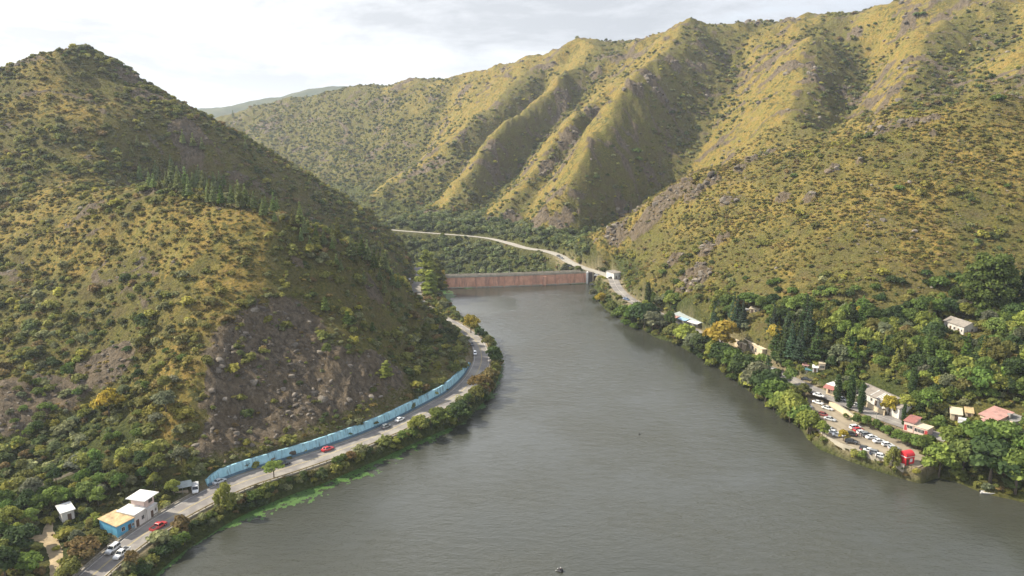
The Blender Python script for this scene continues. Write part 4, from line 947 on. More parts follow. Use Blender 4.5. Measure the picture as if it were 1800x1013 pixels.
# the rest of the wood, tree behind tree
def canopy(name, polys, n, label):
    pr = [proto_obj(PROTO['broad', v][0]) for v in range(4)]; pos_ = []; k = 0
    while len(pos_) < n and k < n * 25:
        k += 1; poly, s0, s1 = random.choice(polys); us = [q[0] for q in poly]; vs = [q[1] for q in poly]
        u, v = random.uniform(min(us), max(us)), random.uniform(min(vs), max(vs))
        if not inpoly(np.array([u]), np.array([v]), poly)[0]: continue
        h = hit(u, v)
        if h is None or float(Gf(near_road, h[0], h[1])) < 1.5 or not site_free(np.array([h[0]]), np.array([h[1]]), 1.5)[0] or view_blocked(*h, 7, 3): continue
        s = random.uniform(s0, s1); rr2 = (2.3 * s) ** 2
        if any((h[0] - a) ** 2 + (h[1] - b) ** 2 < rr2 for a, b in TXY) or any((h[0] - q[0]) ** 2 + (h[1] - q[1]) ** 2 < rr2 for q in pos_): continue
        pos_.append((*h, s))
    q = np.array(pos_); t = pick_tint([[1.55 * c for c in T[k][0]] for k in ('dark', 'green', 'bright', 'lime', 'olive', 'grey')], [2, 3, 1.5, 1.6, 2.2, 1], len(q))
    scatter(name, pr, q[:, 0], q[:, 1], q[:, 2] - 1.2 * q[:, 3], q[:, 3], rng.integers(0, 4, len(q)), t, label=label, cat='wood'); print('canopy', len(q), k)
canopy('woodland', [([(1110, 540), (1190, 520), (1290, 535), (1400, 538), (1470, 545), (1560, 560), (1640, 525), (1800, 530), (1850, 820), (1690, 775), (1600, 730), (1450, 682), (1330, 632), (1230, 590), (1160, 560)], .55, 1.05)], 330, 'dense mixed green wood covering the foot of the right slope')
# --- left side
zone([(0, 885), (60, 866), (130, 838), (190, 806), (260, 800), (330, 815), (350, 850), (300, 866), (240, 868), (180, 895), (165, 930), (140, 1013), (0, 1013)], 92, {'broad': 10, 'bush': 3}, .5, 1.0, {'lime': 2.2, 'bright': 1.4, 'green': 2.6, 'olive': 2.5, 'dark': 1.6, 'grey': 1.2, 'brown': .5}, 'trees of the left foreground wood', .42, 16)
for u, v, h, t, w in [(22, 930, 44, 'lime', 1.2), (38, 972, 52, 'dark', 1.3), (52, 1008, 40, 'bright', 1.3), (150, 985, 44, 'brown', 1.25), (128, 1016, 34, 'olive', 1.2), (10, 1015, 60, 'dark', 1.1), (140, 830, 34, 'grey', 1.3), (292, 724, 40, 'grey', 1.1), (172, 930, 24, 'lime', 1.3), (306, 870, 30, 'lime', 1.)]:
    at('broad', u, v, h, t, 'trees of the left foreground wood', None, w)
zone([(0, 590), (200, 555), (345, 600), (280, 730), (260, 800), (190, 800), (0, 840)], 62, {'broad': 3, 'bush': 5}, .5, .8, {'grey': 2.5, 'olive': 2, 'green': 2, 'lime': .8, 'dark': 1.2}, 'shrubs of the left hollow', .45)
zone([(0, 590), (200, 555), (345, 600), (280, 730), (260, 800), (190, 800), (0, 840)], 60, {'bush': 5}, 1.0, 1.7, {'grey': 2.5, 'olive': 2, 'green': 2, 'lime': .8, 'dark': 1.2}, 'shrubs of the left hollow', .4)
# bank below the left road
for rep in range(3):
    for i in range(4, 117):
        p = off(LROAD[max(0, i - 1):i + 2], -(LHW[i] + random.uniform(2.0, 4.4 + rep * 2.0)))[1 if i else 0]; u, v, d = project(*p)
        if 500 < u < 600 and random.random() < .45: continue
        k = random.choices(['bush', 'broad'], [3, 2])[0]; sc_ = random.uniform(.95, 1.8) if k == 'bush' else random.uniform(.42, .72)
        if random.random() < .9:
            ve = project(*off(LROAD[max(0, i - 1):i + 2], -LHW[i])[1 if i else 0])[1]; u, v, d = project(p[0], p[1], float(Hf(p[0], p[1])))
            lim = (v - ve + (0 if u < 560 else 9)) * d / FPX / PROTO[k, 0][2] * 1.05
            if k == 'broad' and lim < .42: k = 'bush'; lim *= PROTO['broad', 0][2] / 2.1
            sc_ = min(sc_, lim)
            if sc_ < .5: continue
        try_plant(k, p[0], p[1], sc_, random.choices(['green', 'olive', 'dark', 'lime', 'brown', 'grey'], [3, 2.5, 2, 1.2, 1.1, .8])[0], 'bushes on the bank below the left road', .36, .15, 1.2)
for u, v, h, t in [(868, 636, 28, 'dark'), (858, 612, 22, 'olive'), (872, 640, 22, 'green'), (845, 690, 34, 'brown'), (860, 672, 26, 'brown'), (838, 705, 30, 'olive'), (806, 740, 34, 'dark'), (770, 748, 32, 'green'), (735, 762, 34, 'lime'), (842, 596, 20, 'dark')]:
    at('broad', u, v, h, t, 'bushes on the bank below the left road', None, 1.2)
# pines in the gully and on the ridge of the left hill
zone([(235, 305), (300, 292), (360, 318), (460, 345), (520, 385), (600, 430), (700, 480), (738, 470), (730, 500), (650, 478), (560, 432), (470, 388), (350, 358), (250, 335)], 70, {'pine': 1}, .55, 1.2, {'pine': 3, 'green': 1, 'olive': .7}, 'pines in the gully of the left hill', .42)
for u, v, h in [(242, 262, 24), (232, 275, 22), (322, 258, 30), (340, 262, 28), (356, 268, 26), (275, 312, 30), (410, 210, 16), (432, 266, 22), (448, 283, 16), (600, 480, 26), (592, 470, 24), (640, 505, 28), (668, 498, 26), (690, 508, 34), (676, 520, 30), (530, 430, 30), (545, 440, 26), (380, 340, 30), (700, 510, 24)]:
    at('pine', u, v, h, 'pine', 'pines scattered on the left hill')
# skyline shrubs
for u, v, h, lab in [(1611, 29, 9, None), (1623, 27, 8, None), (1538, 44, 6, None), (1512, 50, 5, None), (1570, 36, 5, None), (1755, 178, 15, 'dark round shrub on the crest of the right spur'), (147, 95, 8, 'bush crowning the peak of the left hill'), (222, 121, 7, 'bush on the skyline right of the left hill peak'), (115, 100, 7, None), (90, 106, 6, None), (1118, 270, 12, None), (1122, 283, 10, None), (1580, 335, 12, 'round green bush alone on the golden right slope'), (1395, 312, 9, None), (1690, 500, 20, None), (1770, 330, 9, None), (1650, 505, 24, None), (1630, 545, 30, None)]:
    at('bush', u, v, h, 'green', 'lone bushes on the hill crests and slopes', lab, 1.15)

# past about 300 of a kind the smallest in the picture join one mass
def thin(word, keep, name, label, kind):
    L_ = sorted([t for t in TREES if t['w'] == word and not t['label']], key=lambda t: -t['h'] / t['d']); drop = L_[keep:]
    if not drop: return
    pr = [proto_obj(PROTO[kind, v][0]) for v in range(4)]; q = np.array([(*t['o'].location, t['o'].scale[2]) for t in drop]); tint = np.array([list((t['o'] if t['o'].type == 'MESH' else t['o'].children[0]).color)[:3] for t in drop])
    for t in drop:
        for ch in list(t['o'].children): bpy.data.objects.remove(ch)
        bpy.data.objects.remove(t['o']); TREES.remove(t)
    scatter(name, pr, q[:, 0], q[:, 1], q[:, 2], q[:, 3], rng.integers(0, 4, len(q)), tint, label=label, cat='trees')
thin('broadleaf tree', 262, 'small_trees', 'small broadleaf trees filling the gaps of the woods', 'broad'); thin('rounded bush', 272, 'low_bushes', 'small bushes filling the gaps along both banks', 'bush')

# ------------------------------------------------------------------ labels that single out each tree
MARKS = [('red lakeside kiosk', 1600, 803), ('lakeside car park', 1520, 770), ('long grey-roofed house', 1542, 692), ('pink street shop', 1606, 746), ('red-roofed building', 1742, 733), ('hillside house', 1686, 574), ('beige flat-roofed building', 1318, 606), ('awning terrace', 1212, 560), ('white gatehouse', 1086, 483),
         ('dam wall', 905, 494), ('blue house', 208, 930), ('white two-level house', 258, 895), ('small white hut', 117, 905), ('pale dirt path', 85, 965), ('road bend', 850, 630), ('left end of the blue wall', 365, 848), ('yellow tree in the left hollow', 192, 705), ('left hill peak', 145, 92), ('grey metal stall', 322, 864),
         ('car park entrance', 1445, 705), ('small white boat', 1737, 864), ('concrete lakeside store', 1163, 574), ('small white hillside hut', 1312, 546), ('huge eucalyptus', 1735, 500), ('rocky cut slope', 540, 670), ('lone yellow-green tree', 679, 650), ('poplar clump', 762, 490), ('red sedan on the left road', 575, 789), ('red pickup on the left road', 278, 926), ('white car on the left road', 703, 738), ('black car on the left road', 498, 815), ('bare dam-side tree', 1066, 510), ('golden lakeside tree', 1265, 592), ('white-roofed street house', 1460, 668), ('bottom left corner', 5, 1010), ('lower left edge', 0, 780), ('rocky dam-side outcrop', 1040, 450)]
def tree_labels():
    seen = {}
    for t in TREES:
        if t['label']: t['o']['label'] = t['label']; seen[t['label']] = 1
    rest = [t for t in TREES if not t['label']]
    for t in rest:
        m = sorted(MARKS, key=lambda q: math.hypot(q[1] - t['u'], q[2] - t['v']))[:4]; t['m'] = m
        t['px'] = t['h'] * FPX / t['d']
    rest.sort(key=lambda t: -t['px'])
    def rel(t, k):
        n, mu, mv = k; du, dv = t['u'] - mu, t['v'] - mv; d = math.hypot(du, dv); a = math.degrees(math.atan2(-dv, du)) % 360
        w = ['right of', 'up right of', 'above', 'up left of', 'left of', 'down left of', 'below', 'down right of'][int((a + 22.5) // 45) % 8]
        q = 'just' if d < 28 else 'close' if d < 55 else 'some way' if d < 110 else 'far'
        return f"{q} {w} the {n}"
    for t in rest:
        sizes = ['large', 'tall'] if t['px'] > 45 else ['mid-sized'] if t['px'] > 26 else ['small']
        cands = [f"{t['c']} {t['w']} {rel(t, k)}" for k in t['m'][:2]] + [f"{s} {t['c']} {t['w']} {rel(t, k)}" for k in t['m'][:3] for s in sizes]
        for c in cands + ['']:
            if c and c not in seen and len(c.replace('-', ' ').split()) <= 16: break
        if not c:
            n1, n2 = sorted([k[0].replace('on the left road', '').strip() for k in t['m'][:3]], key=len)[:2]
            for q in ('between', 'amid others between', 'partly hidden between'):
                c = f"{t['c']} {t['w']} {q} {n1.replace('on the left road', '').strip()} and {n2.replace('on the left road', '').strip()}"
                if c not in seen: break
            else:
                c = f"{t['c']} {t['w']} one of several {rel(t, t['m'][0])}"; t['o']['group'] = f"{t['c']} {t['w']}s {rel(t, t['m'][0])}"
        seen[c] = 1; t['o']['label'] = c
tree_labels()
from collections import Counter
print('trees', len(TREES), Counter(t['w'] for t in TREES))

# ------------------------------------------------------------------ materials of built things
M['blue'] = mat_stain('sky_blue_painted_wall', (.33, .54, .61), (.24, .43, .50), (.09, .11, .12), 1.5, .9)
M['plinth'] = mat_stain('blue_grey_plinth', (.085, .15, .20), (.07, .12, .16), (.05, .06, .07), .8, .5)
M['dam'] = mat_stain('stained_pink_masonry', (.60, .33, .225), (.46, .25, .17), (.20, .13, .11), .55, .75)
M['damtop'] = mat_stain('pale_stone_parapet', (.36, .32, .25), (.28, .25, .20), (.16, .14, .12), .6, .5)
M['darkstone'] = mat_stain('dark_damp_masonry', (.09, .075, .065), (.065, .055, .05), (.04, .035, .03), .5, .5)
M['white'] = mat_stain('white_painted_wall', (.56, .53, .48), (.45, .42, .38), (.22, .20, .17), .9, .7)
M['whiter'] = mat_stain('white_roof', (.60, .59, .57), (.50, .49, .47), (.30, .28, .25), .7, .6)
M['beige'] = mat_stain('beige_render', (.50, .41, .28), (.42, .34, .23), (.24, .19, .13), .9, .5)
M['pinkwall'] = mat_stain('pale_pink_render', (.58, .44, .38), (.50, .38, .33), (.26, .2, .17), .9, .5)
M['greywall'] = mat_stain('grey_concrete', (.26, .25, .23), (.20, .19, .18), (.10, .10, .09), .8, .6)
M['blueh'] = mat_stain('blue_house_paint', (.10, .33, .48), (.085, .27, .40), (.06, .14, .19), .8, .5)
def mat_roof(name, a, b_, pitch=2.2, bump=.08, dirt=(.1, .09, .08)):
    m, nt, b, o = new_mat(name); L = nt.links.new; p = objc(nt)
    w = nd(nt, 'ShaderNodeTexWave', wave_type='BANDS', bands_direction='X', in_Scale=pitch, in_Distortion=.3); L(p, w.inputs['Vector'])
    c = mixc(nt, mapr(nt, noise(nt, .7, 5, .7, p), .35, .65), a, b_); c = mixc(nt, mapr(nt, noise(nt, .35, 6, .7, p), .5, .7, 0, .6), c, dirt); L(c, b.inputs['Base Color'])
    bn = nd(nt, 'ShaderNodeBump', in_Strength=.6, in_Distance=bump); L(w.outputs['Fac'], bn.inputs['Height']); L(bn.outputs[0], b.inputs['Normal']); b.inputs['Roughness'].default_value = .8
    return m
M['r_grey'] = mat_roof('weathered_sheet_roof', (.27, .235, .20), (.20, .175, .15)); M['r_red'] = mat_roof('red_roof', (.31, .12, .10), (.25, .095, .08))
M['r_pink'] = mat_roof('faded_red_roof', (.42, .235, .20), (.36, .19, .16)); M['r_tan'] = mat_roof('yellowish_tile_roof', (.52, .42, .22), (.44, .27, .13), dirt=(.16, .13, .08)); M['r_teal'] = mat_roof('teal_sheet_roof', (.07, .19, .20), (.05, .14, .15))
M['r_beige'] = mat_stain('beige_flat_roof', (.55, .47, .34), (.48, .40, .29), (.3, .25, .18), .6, .4); M['r_blue'] = mat_roof('pale_blue_canopy', (.30, .48, .66), (.26, .42, .58)); M['r_sheet'] = mat_roof('pale_green_grey_sheet', (.36, .40, .38), (.30, .33, .33))
M['frame'] = simple('window_frame', (.45, .42, .38), .6); M['door'] = simple('dark_wood_door', (.10, .06, .04), .6); M['reddoor'] = simple('red_door', (.40, .05, .05), .5); M['red'] = simple('red_paint', (.56, .028, .035), .5, .2, 2); M['yellowp'] = simple('yellow_rail_paint', (.34, .25, .09), .7, .5, 1.); M['post'] = simple('grey_metal', (.35, .34, .32), .5, .3, 3, .4)
M['wood'] = simple('weathered_planks', (.38, .31, .22), .85, .4, 1.5); M['black'] = simple('black_rubber', (.015, .015, .016), .6); M['rim'] = simple('wheel_rim', (.35, .35, .36), .35, .1, 3, .8); M['tarp'] = simple('dark_canvas', (.03, .03, .035), .7)
def glass(name='dark_glass', c=(.018, .022, .026)):
    m, nt, b, o = new_mat(name); b.inputs['Base Color'].default_value = (*c, 1); b.inputs['Roughness'].default_value = .08; b.inputs['Specular IOR Level'].default_value = .6; return m
M['glass'] = glass(); M['lampglass'] = glass('headlight_glass', (.55, .56, .58)); M['tail'] = glass('tail_light', (.35, .02, .02))
def mat_paint():
    m, nt, b, o = new_mat('car_paint'); c = nd(nt, 'ShaderNodeObjectInfo').outputs['Color']; d = noise(nt, 2., 4, .6, objc(nt))
    nt.links.new(mixc(nt, mapr(nt, d, .45, .8, 0, .35), c, (.20, .17, .13)), b.inputs['Base Color'])
    b.inputs['Roughness'].default_value = .32; b.inputs['Metallic'].default_value = .15; b.inputs['Coat Weight'].default_value = .6; b.inputs['Coat Roughness'].default_value = .08
    return m
M['paint'] = mat_paint()

# ------------------------------------------------------------------ vehicles
def car_meshes(kind):
    out = {}; b = MB()
    prof = {'hatch': [(-2.0, .40, .80, .70), (-1.95, .30, .92, .80), (-1.3, .25, .96, .86), (0, .22, .93, .87), (.95, .22, .92, .86), (1.65, .25, .80, .82), (1.95, .30, .66, .72)],
            'sedan': [(-2.25, .42, .82, .70), (-2.2, .32, .94, .80), (-1.4, .25, .97, .86), (0, .22, .93, .87), (1., .22, .92, .86), (1.9, .25, .80, .82), (2.25, .30, .66, .72)],
            'suv': [(-2.2, .50, 1.0, .78), (-2.15, .38, 1.10, .88), (-1.4, .33, 1.12, .92), (0, .30, 1.1, .93), (1., .30, 1.1, .92), (1.95, .33, 1.0, .88), (2.25, .40, .8, .80)],
            'pickup': [(-2.6, .52, .98, .82), (-2.55, .42, 1.05, .88), (-1.4, .38, 1.06, .91), (.2, .34, 1.06, .92), (1.25, .34, 1.08, .91), (2.3, .38, .98, .86), (2.6, .45, .8, .78)],
            'van': [(-2.5, .45, 1.15, .88), (-2.45, .35, 1.25, .95), (-1.4, .3, 1.25, .97), (0, .3, 1.25, .97), (1.3, .3, 1.25, .96), (2.2, .33, 1.1, .92), (2.5, .4, .85, .84)]}[kind]
    rings = [[(x, -w * .9, z0), (x, -w, z0 + (z1 - z0) * .35), (x, -w, z0 + (z1 - z0) * .75), (x, -w * .88, z1), (x, 0, z1 + .03), (x, w * .88, z1), (x, w, z0 + (z1 - z0) * .75), (x, w, z0 + (z1 - z0) * .35), (x, w * .9, z0)] for x, z0, z1, w in prof]
    b.loft(rings)
    gh = {'hatch': (-1.85, 1.05, -1.45, .30, .90, 1.46, .80, .62), 'sedan': (-1.55, 1.1, -1.0, .30, .92, 1.44, .80, .62), 'suv': (-2.05, 1.05, -1.8, .40, 1.08, 1.74, .86, .72), 'pickup': (-.75, 1.3, -.55, .62, 1.04, 1.72, .85, .70), 'van': (-2.42, 1.75, -2.36, 1.05, 1.22, 2.05, .93, .84)}[kind]
    x0, x1, rx0, rx1, z0, z1, w0, w1 = gh
    if kind == 'pickup':
        b.box(-2.52, -.86, -.90, -.80, 1.0, 1.22).box(-2.52, -.86, .80, .90, 1.0, 1.22).box(-2.60, -2.52, -.90, .90, .9, 1.22)
        k = MB(); k.box(-2.5, -.86, -.79, .79, 1.02, 1.105); out['bed'] = k.mesh('bed', M['black'])
    out['body'] = b.mesh('body', M['paint'], smooth=False)
    g = MB(); g.loft([[(x0, -w0, z0), (x1, -w0, z0), (x1, w0, z0), (x0, w0, z0)], [(rx0, -w1, z1), (rx1, -w1, z1), (rx1, w1, z1), (rx0, w1, z1)]]); out['windows'] = g.mesh('windows', M['glass'])
    r = MB(); r.loft([[(rx0 - .06, -w1 - .02, z1 - .02), (rx1 + .08, -w1 - .02, z1 - .02), (rx1 + .08, w1 + .02, z1 - .02), (rx0 - .06, w1 + .02, z1 - .02)], [(rx0 + .05, -w1 + .1, z1 + .05), (rx1 - .05, -w1 + .1, z1 + .05), (rx1 - .05, w1 - .1, z1 + .05), (rx0 + .05, w1 - .1, z1 + .05)]])
    for sx0, sx1 in ((x0, rx0), (x1, rx1), ((x0 + x1) / 2 + .1, (rx0 + rx1) / 2 + .1)):
        for s in (-1, 1): r.tube([(sx0, s * w0, z0), (sx1, s * w1, z1)], .05, 4)
    if kind == 'van': r.box(-2.3, .6, -.955, .955, 1.24, 2.02)
    out['roof'] = r.mesh('roof', M['paint'])
    w = MB(); rad = .40 if kind in ('suv', 'pickup') else .34
    w.tube([(0, -.12, 0), (0, .12, 0)], rad, 14, 0); w.tube([(0, -.13, 0), (0, .13, 0)], rad * .6, 10, 1); out['wheel'] = w.mesh('wheel', M['black'], M['rim'])
    hl = MB(); hl.box(-.05, .05, -.17, .17, -.07, .07); out['headlight'] = hl.mesh('headlight', M['lampglass']); out['tail_light'] = hl.mesh('tail_light', M['tail'])
    f, rr_ = prof[-1], prof[0]
    out['wheels'] = [(sx * (.62 * f[0]), sy * (f[3] + .05), rad) for sx in (-1, 1) for sy in (-1, 1)]
    out['lights'] = [('headlight', (f[0] - .02, s * f[3] * .68, f[2] - .14)) for s in (-1, 1)] + [('tail_light', (rr_[0] + .01, s * rr_[3] * .75, rr_[2] - .12)) for s in (-1, 1)]
    return out
CARM = {k: car_meshes(k) for k in ('hatch', 'sedan', 'suv', 'pickup', 'van')}
CARNAME = {'hatch': ('parked_car', 'car'), 'sedan': ('parked_car', 'car'), 'suv': ('parked_car', 'car'), 'pickup': ('pickup_truck', 'pickup truck'), 'van': ('van', 'van')}
COL = {'white': (.74, .74, .73), 'silver': (.46, .47, .48), 'grey': (.20, .21, .22), 'dark': (.035, .037, .042), 'black': (.016, .017, .02), 'red': (.48, .022, .028), 'maroon': (.22, .03, .03), 'blue': (.10, .17, .30), 'palegrey': (.60, .60, .59)}
def car(kind, c, p, head, label, group, name=None, s=1.):
    m = CARM[kind]; nm, cat = CARNAME[kind]
    o = empty(name or nm, p, head, label, cat, group, scale=(s, s, s))
    for part in ('body', 'roof'): link(part, m[part], o, color=COL[c])
    link('windows', m['windows'], o)
    if 'bed' in m: link('bed', m['bed'], o)
    for q in m['wheels']: link('wheel', m['wheel'], o, q)
    for n, q in m['lights']: link(n, m[n], o, q)
    return o
def on_road(u, v, lane=None, z=ZL):
    """point on the left road seen at (u, v), with the heading of the road there (towards the dam)"""
    p = np.array(PZ(u, v, z)); i = int(np.argmin(np.hypot(LROAD[:, 0] - p[0], LROAD[:, 1] - p[1]))); i = min(max(i, 1), 118)
    t = LROAD[i + 1] - LROAD[i - 1]; return (p[0], p[1], z + .005), math.atan2(t[1], t[0])
GL = 'vehicles on the left road'
for k, c, u, v, flip, lab in [('suv', 'silver', 199, 969, 1, 'silver hatchback nearest the bottom left corner, on the inner lane of the left road'), ('pickup', 'palegrey', 214, 977, 1, 'pale pickup with a dark load bed beside the outer rail, lower left'),
                              ('pickup', 'red', 279, 929, 0, 'red pickup driving past the blue and white houses on the left road'), ('sedan', 'silver', 386, 849, 0, 'pale silver car parked against the left end of the blue wall'), ('sedan', 'black', 498, 818, 0, 'black car in the shade of the blue wall on the left road'),
                              ('sedan', 'red', 576, 792, 0, 'red sedan in the shade beside the blue wall on the left road'), ('hatch', 'grey', 679, 752, 0, 'dark silver hatchback following the white car along the blue wall'), ('sedan', 'white', 703, 740, 0, 'white car ahead of the dark silver hatchback on the left road'),
                              ('hatch', 'white', 835, 623, 1, 'white car at the far end of the blue wall on the bend'), ('hatch', 'dark', 829, 607, 1, 'dark car hugging the hillside just beyond the white car on the bend')]:
    p, hd = on_road(u, v); car(k, c, p, hd + (math.pi if flip else 0), lab, GL, {'hatch': 'car', 'sedan': 'car', 'suv': 'car'}.get(k), 1.03)
p = PZ(344, 863, 4.3); car('van', 'white', p, R(-70), 'white van facing the road beside the grey metal stall', None)
def heading(u1, v1, u2, v2, z):
    a, b = PZ(u1, v1, z), PZ(u2, v2, z); return math.atan2(b[1] - a[1], b[0] - a[0])
hA = heading(400, 520, 505, 545, 0); hA = R(-27); hB = R(10)
GC = 'cars parked by the lake'
LOT = [('sedan', 'white', 1438, 710, -48, 'white car with dark roof entering at the top of the car park ramp'), ('sedan', 'palegrey', 1455, 720, -48, 'pale silver car driving down the sandy car park ramp'), ('hatch', 'grey', 1420, 716, -40, 'grey car under the yellow-green trees at the ramp top'),
       ('hatch', 'maroon', 1447, 731, -45, 'dark red car at the left edge of the ramp'), ('sedan', 'silver', 1459, 739, -45, 'silver car just below the dark red car on the ramp'), ('suv', 'dark', 1444, 750, -27, 'dark car at the upper end of the left parked row'),
       ('hatch', 'white', 1453, 754, -27, 'white car second down the left parked row after the dark one'), ('hatch', 'silver', 1459.5, 758.5, -27, 'silver car in the middle of the left parked row'), ('sedan', 'white', 1466, 763, -27, 'white car one before the bottom end of the left parked row'), ('sedan', 'white', 1474, 767.5, -27, 'white car at the bottom end of the left parked row'),
       ('suv', 'white', 1503, 754, 12, 'white car at the upper end of the right row under the bushes'), ('hatch', 'red', 1509, 758, 12, 'bright red car between white cars in the right parked row'), ('hatch', 'palegrey', 1515, 762.5, 12, 'pale car just below the bright red car'), ('suv', 'grey', 1523, 767, 10, 'grey car between pale cars in the right parked row'),
       ('suv', 'black', 1496.5, 766.5, -8, 'black car parked in the middle of the lot below the red car'), ('sedan', 'white', 1532, 771, 8, 'white car just below the grey car in the right row'), ('sedan', 'white', 1545, 778, 5, 'white car standing out alone on the sand of the right row'), ('suv', 'black', 1496, 779.5, -25, 'black car on the lake edge beside a small yellow tree'),
       ('hatch', 'white', 1560, 784, 0, 'white car near the lower end of the right row under bushes'), ('hatch', 'silver', 1571, 790, 0, 'silver car lowest in the right row beside the willow'), ('hatch', 'dark', 1521, 791, -30, 'dark car at the upper end of the lakeside row'), ('sedan', 'white', 1529.5, 795, -30, 'white car between two dark cars in the lakeside row'),
       ('suv', 'grey', 1539, 799.5, -30, 'dark grey car right of the white one in the lakeside row'), ('hatch', 'white', 1549.5, 804.5, -30, 'white car half hidden by the willow in the lakeside row')]
for k, c, u, v, hd, lab in LOT: car(k, c, (*PZ(u, v, 4.62)[:2], 4.605), R(hd), lab, GC)
GS = 'cars along the right bank street'
for k, c, u, v, z, hd, lab in [('hatch', 'silver', 1480, 704, 7, -48, 'silver car on the street between the two dark cypresses'), ('sedan', 'white', 1508, 715, 7, -48, 'white car on the street behind the leaning cypress'), ('sedan', 'white', 1439, 697, 7.3, -40, 'white car on the street above the car park ramp'), ('sedan', 'dark', 1417, 669, 8.2, -20, 'dark car on the pale yard of the street stalls'),
                               ('hatch', 'silver', 1393, 720, 5, -50, 'silver car under the trees left of the ramp'), ('hatch', 'white', 1361, 654, 7.6, -40, 'white car glimpsed through the conifers by the street'), ('van', 'white', 1697, 746, 10, -30, 'white van among trees left of the red-roofed building')]:
    p = PZ(u, v, z); car(k, c, (p[0], p[1], max(z, float(Hf(p[0], p[1])) + .05)), R(hd), lab, GS)
GD = 'cars near the dam'
for k, c, u, v, z, hd, lab in [('sedan', 'dark', 1000, 469.5, 8.9, -60, 'dark car on the pale road just before the dam crest'), ('sedan', 'dark', 982, 451.5, 9.7, -60, 'dark car uphill on the pale road beyond the dam'), ('hatch', 'grey', 987, 455, 9.4, -60, 'grey car just below the uphill dark car beyond the dam'), ('sedan', 'black', 1075, 490, 8.2, -30, 'black car in front of the white gatehouse'),
                               ('hatch', 'blue', 1101, 527.5, 7.5, -40, 'bluish dark car on the shore road below the gatehouse'), ('hatch', 'white', 1049, 500, 1.0, -10, 'white car parked on the ledge right of the dam pillar'), ('sedan', 'dark', 1041, 502, 1.0, -10, 'dark car parked on the ledge beside the white one'),
                               ('hatch', 'grey', 736, 490, 8.2, 80, 'grey car at the roadside left of the poplar clump'), ('hatch', 'dark', 744, 487, 8.3, 80, 'dark car on the road behind the poplar clump'), ('hatch', 'dark', 1178, 560, 7.8, -20, 'dark car on the sandy yard left of the awning terrace')]:
    p = PZ(u, v, z); car(k, c, (p[0], p[1], max(z, float(Hf(p[0], p[1])) + .03) + .02), R(hd), lab, GD)

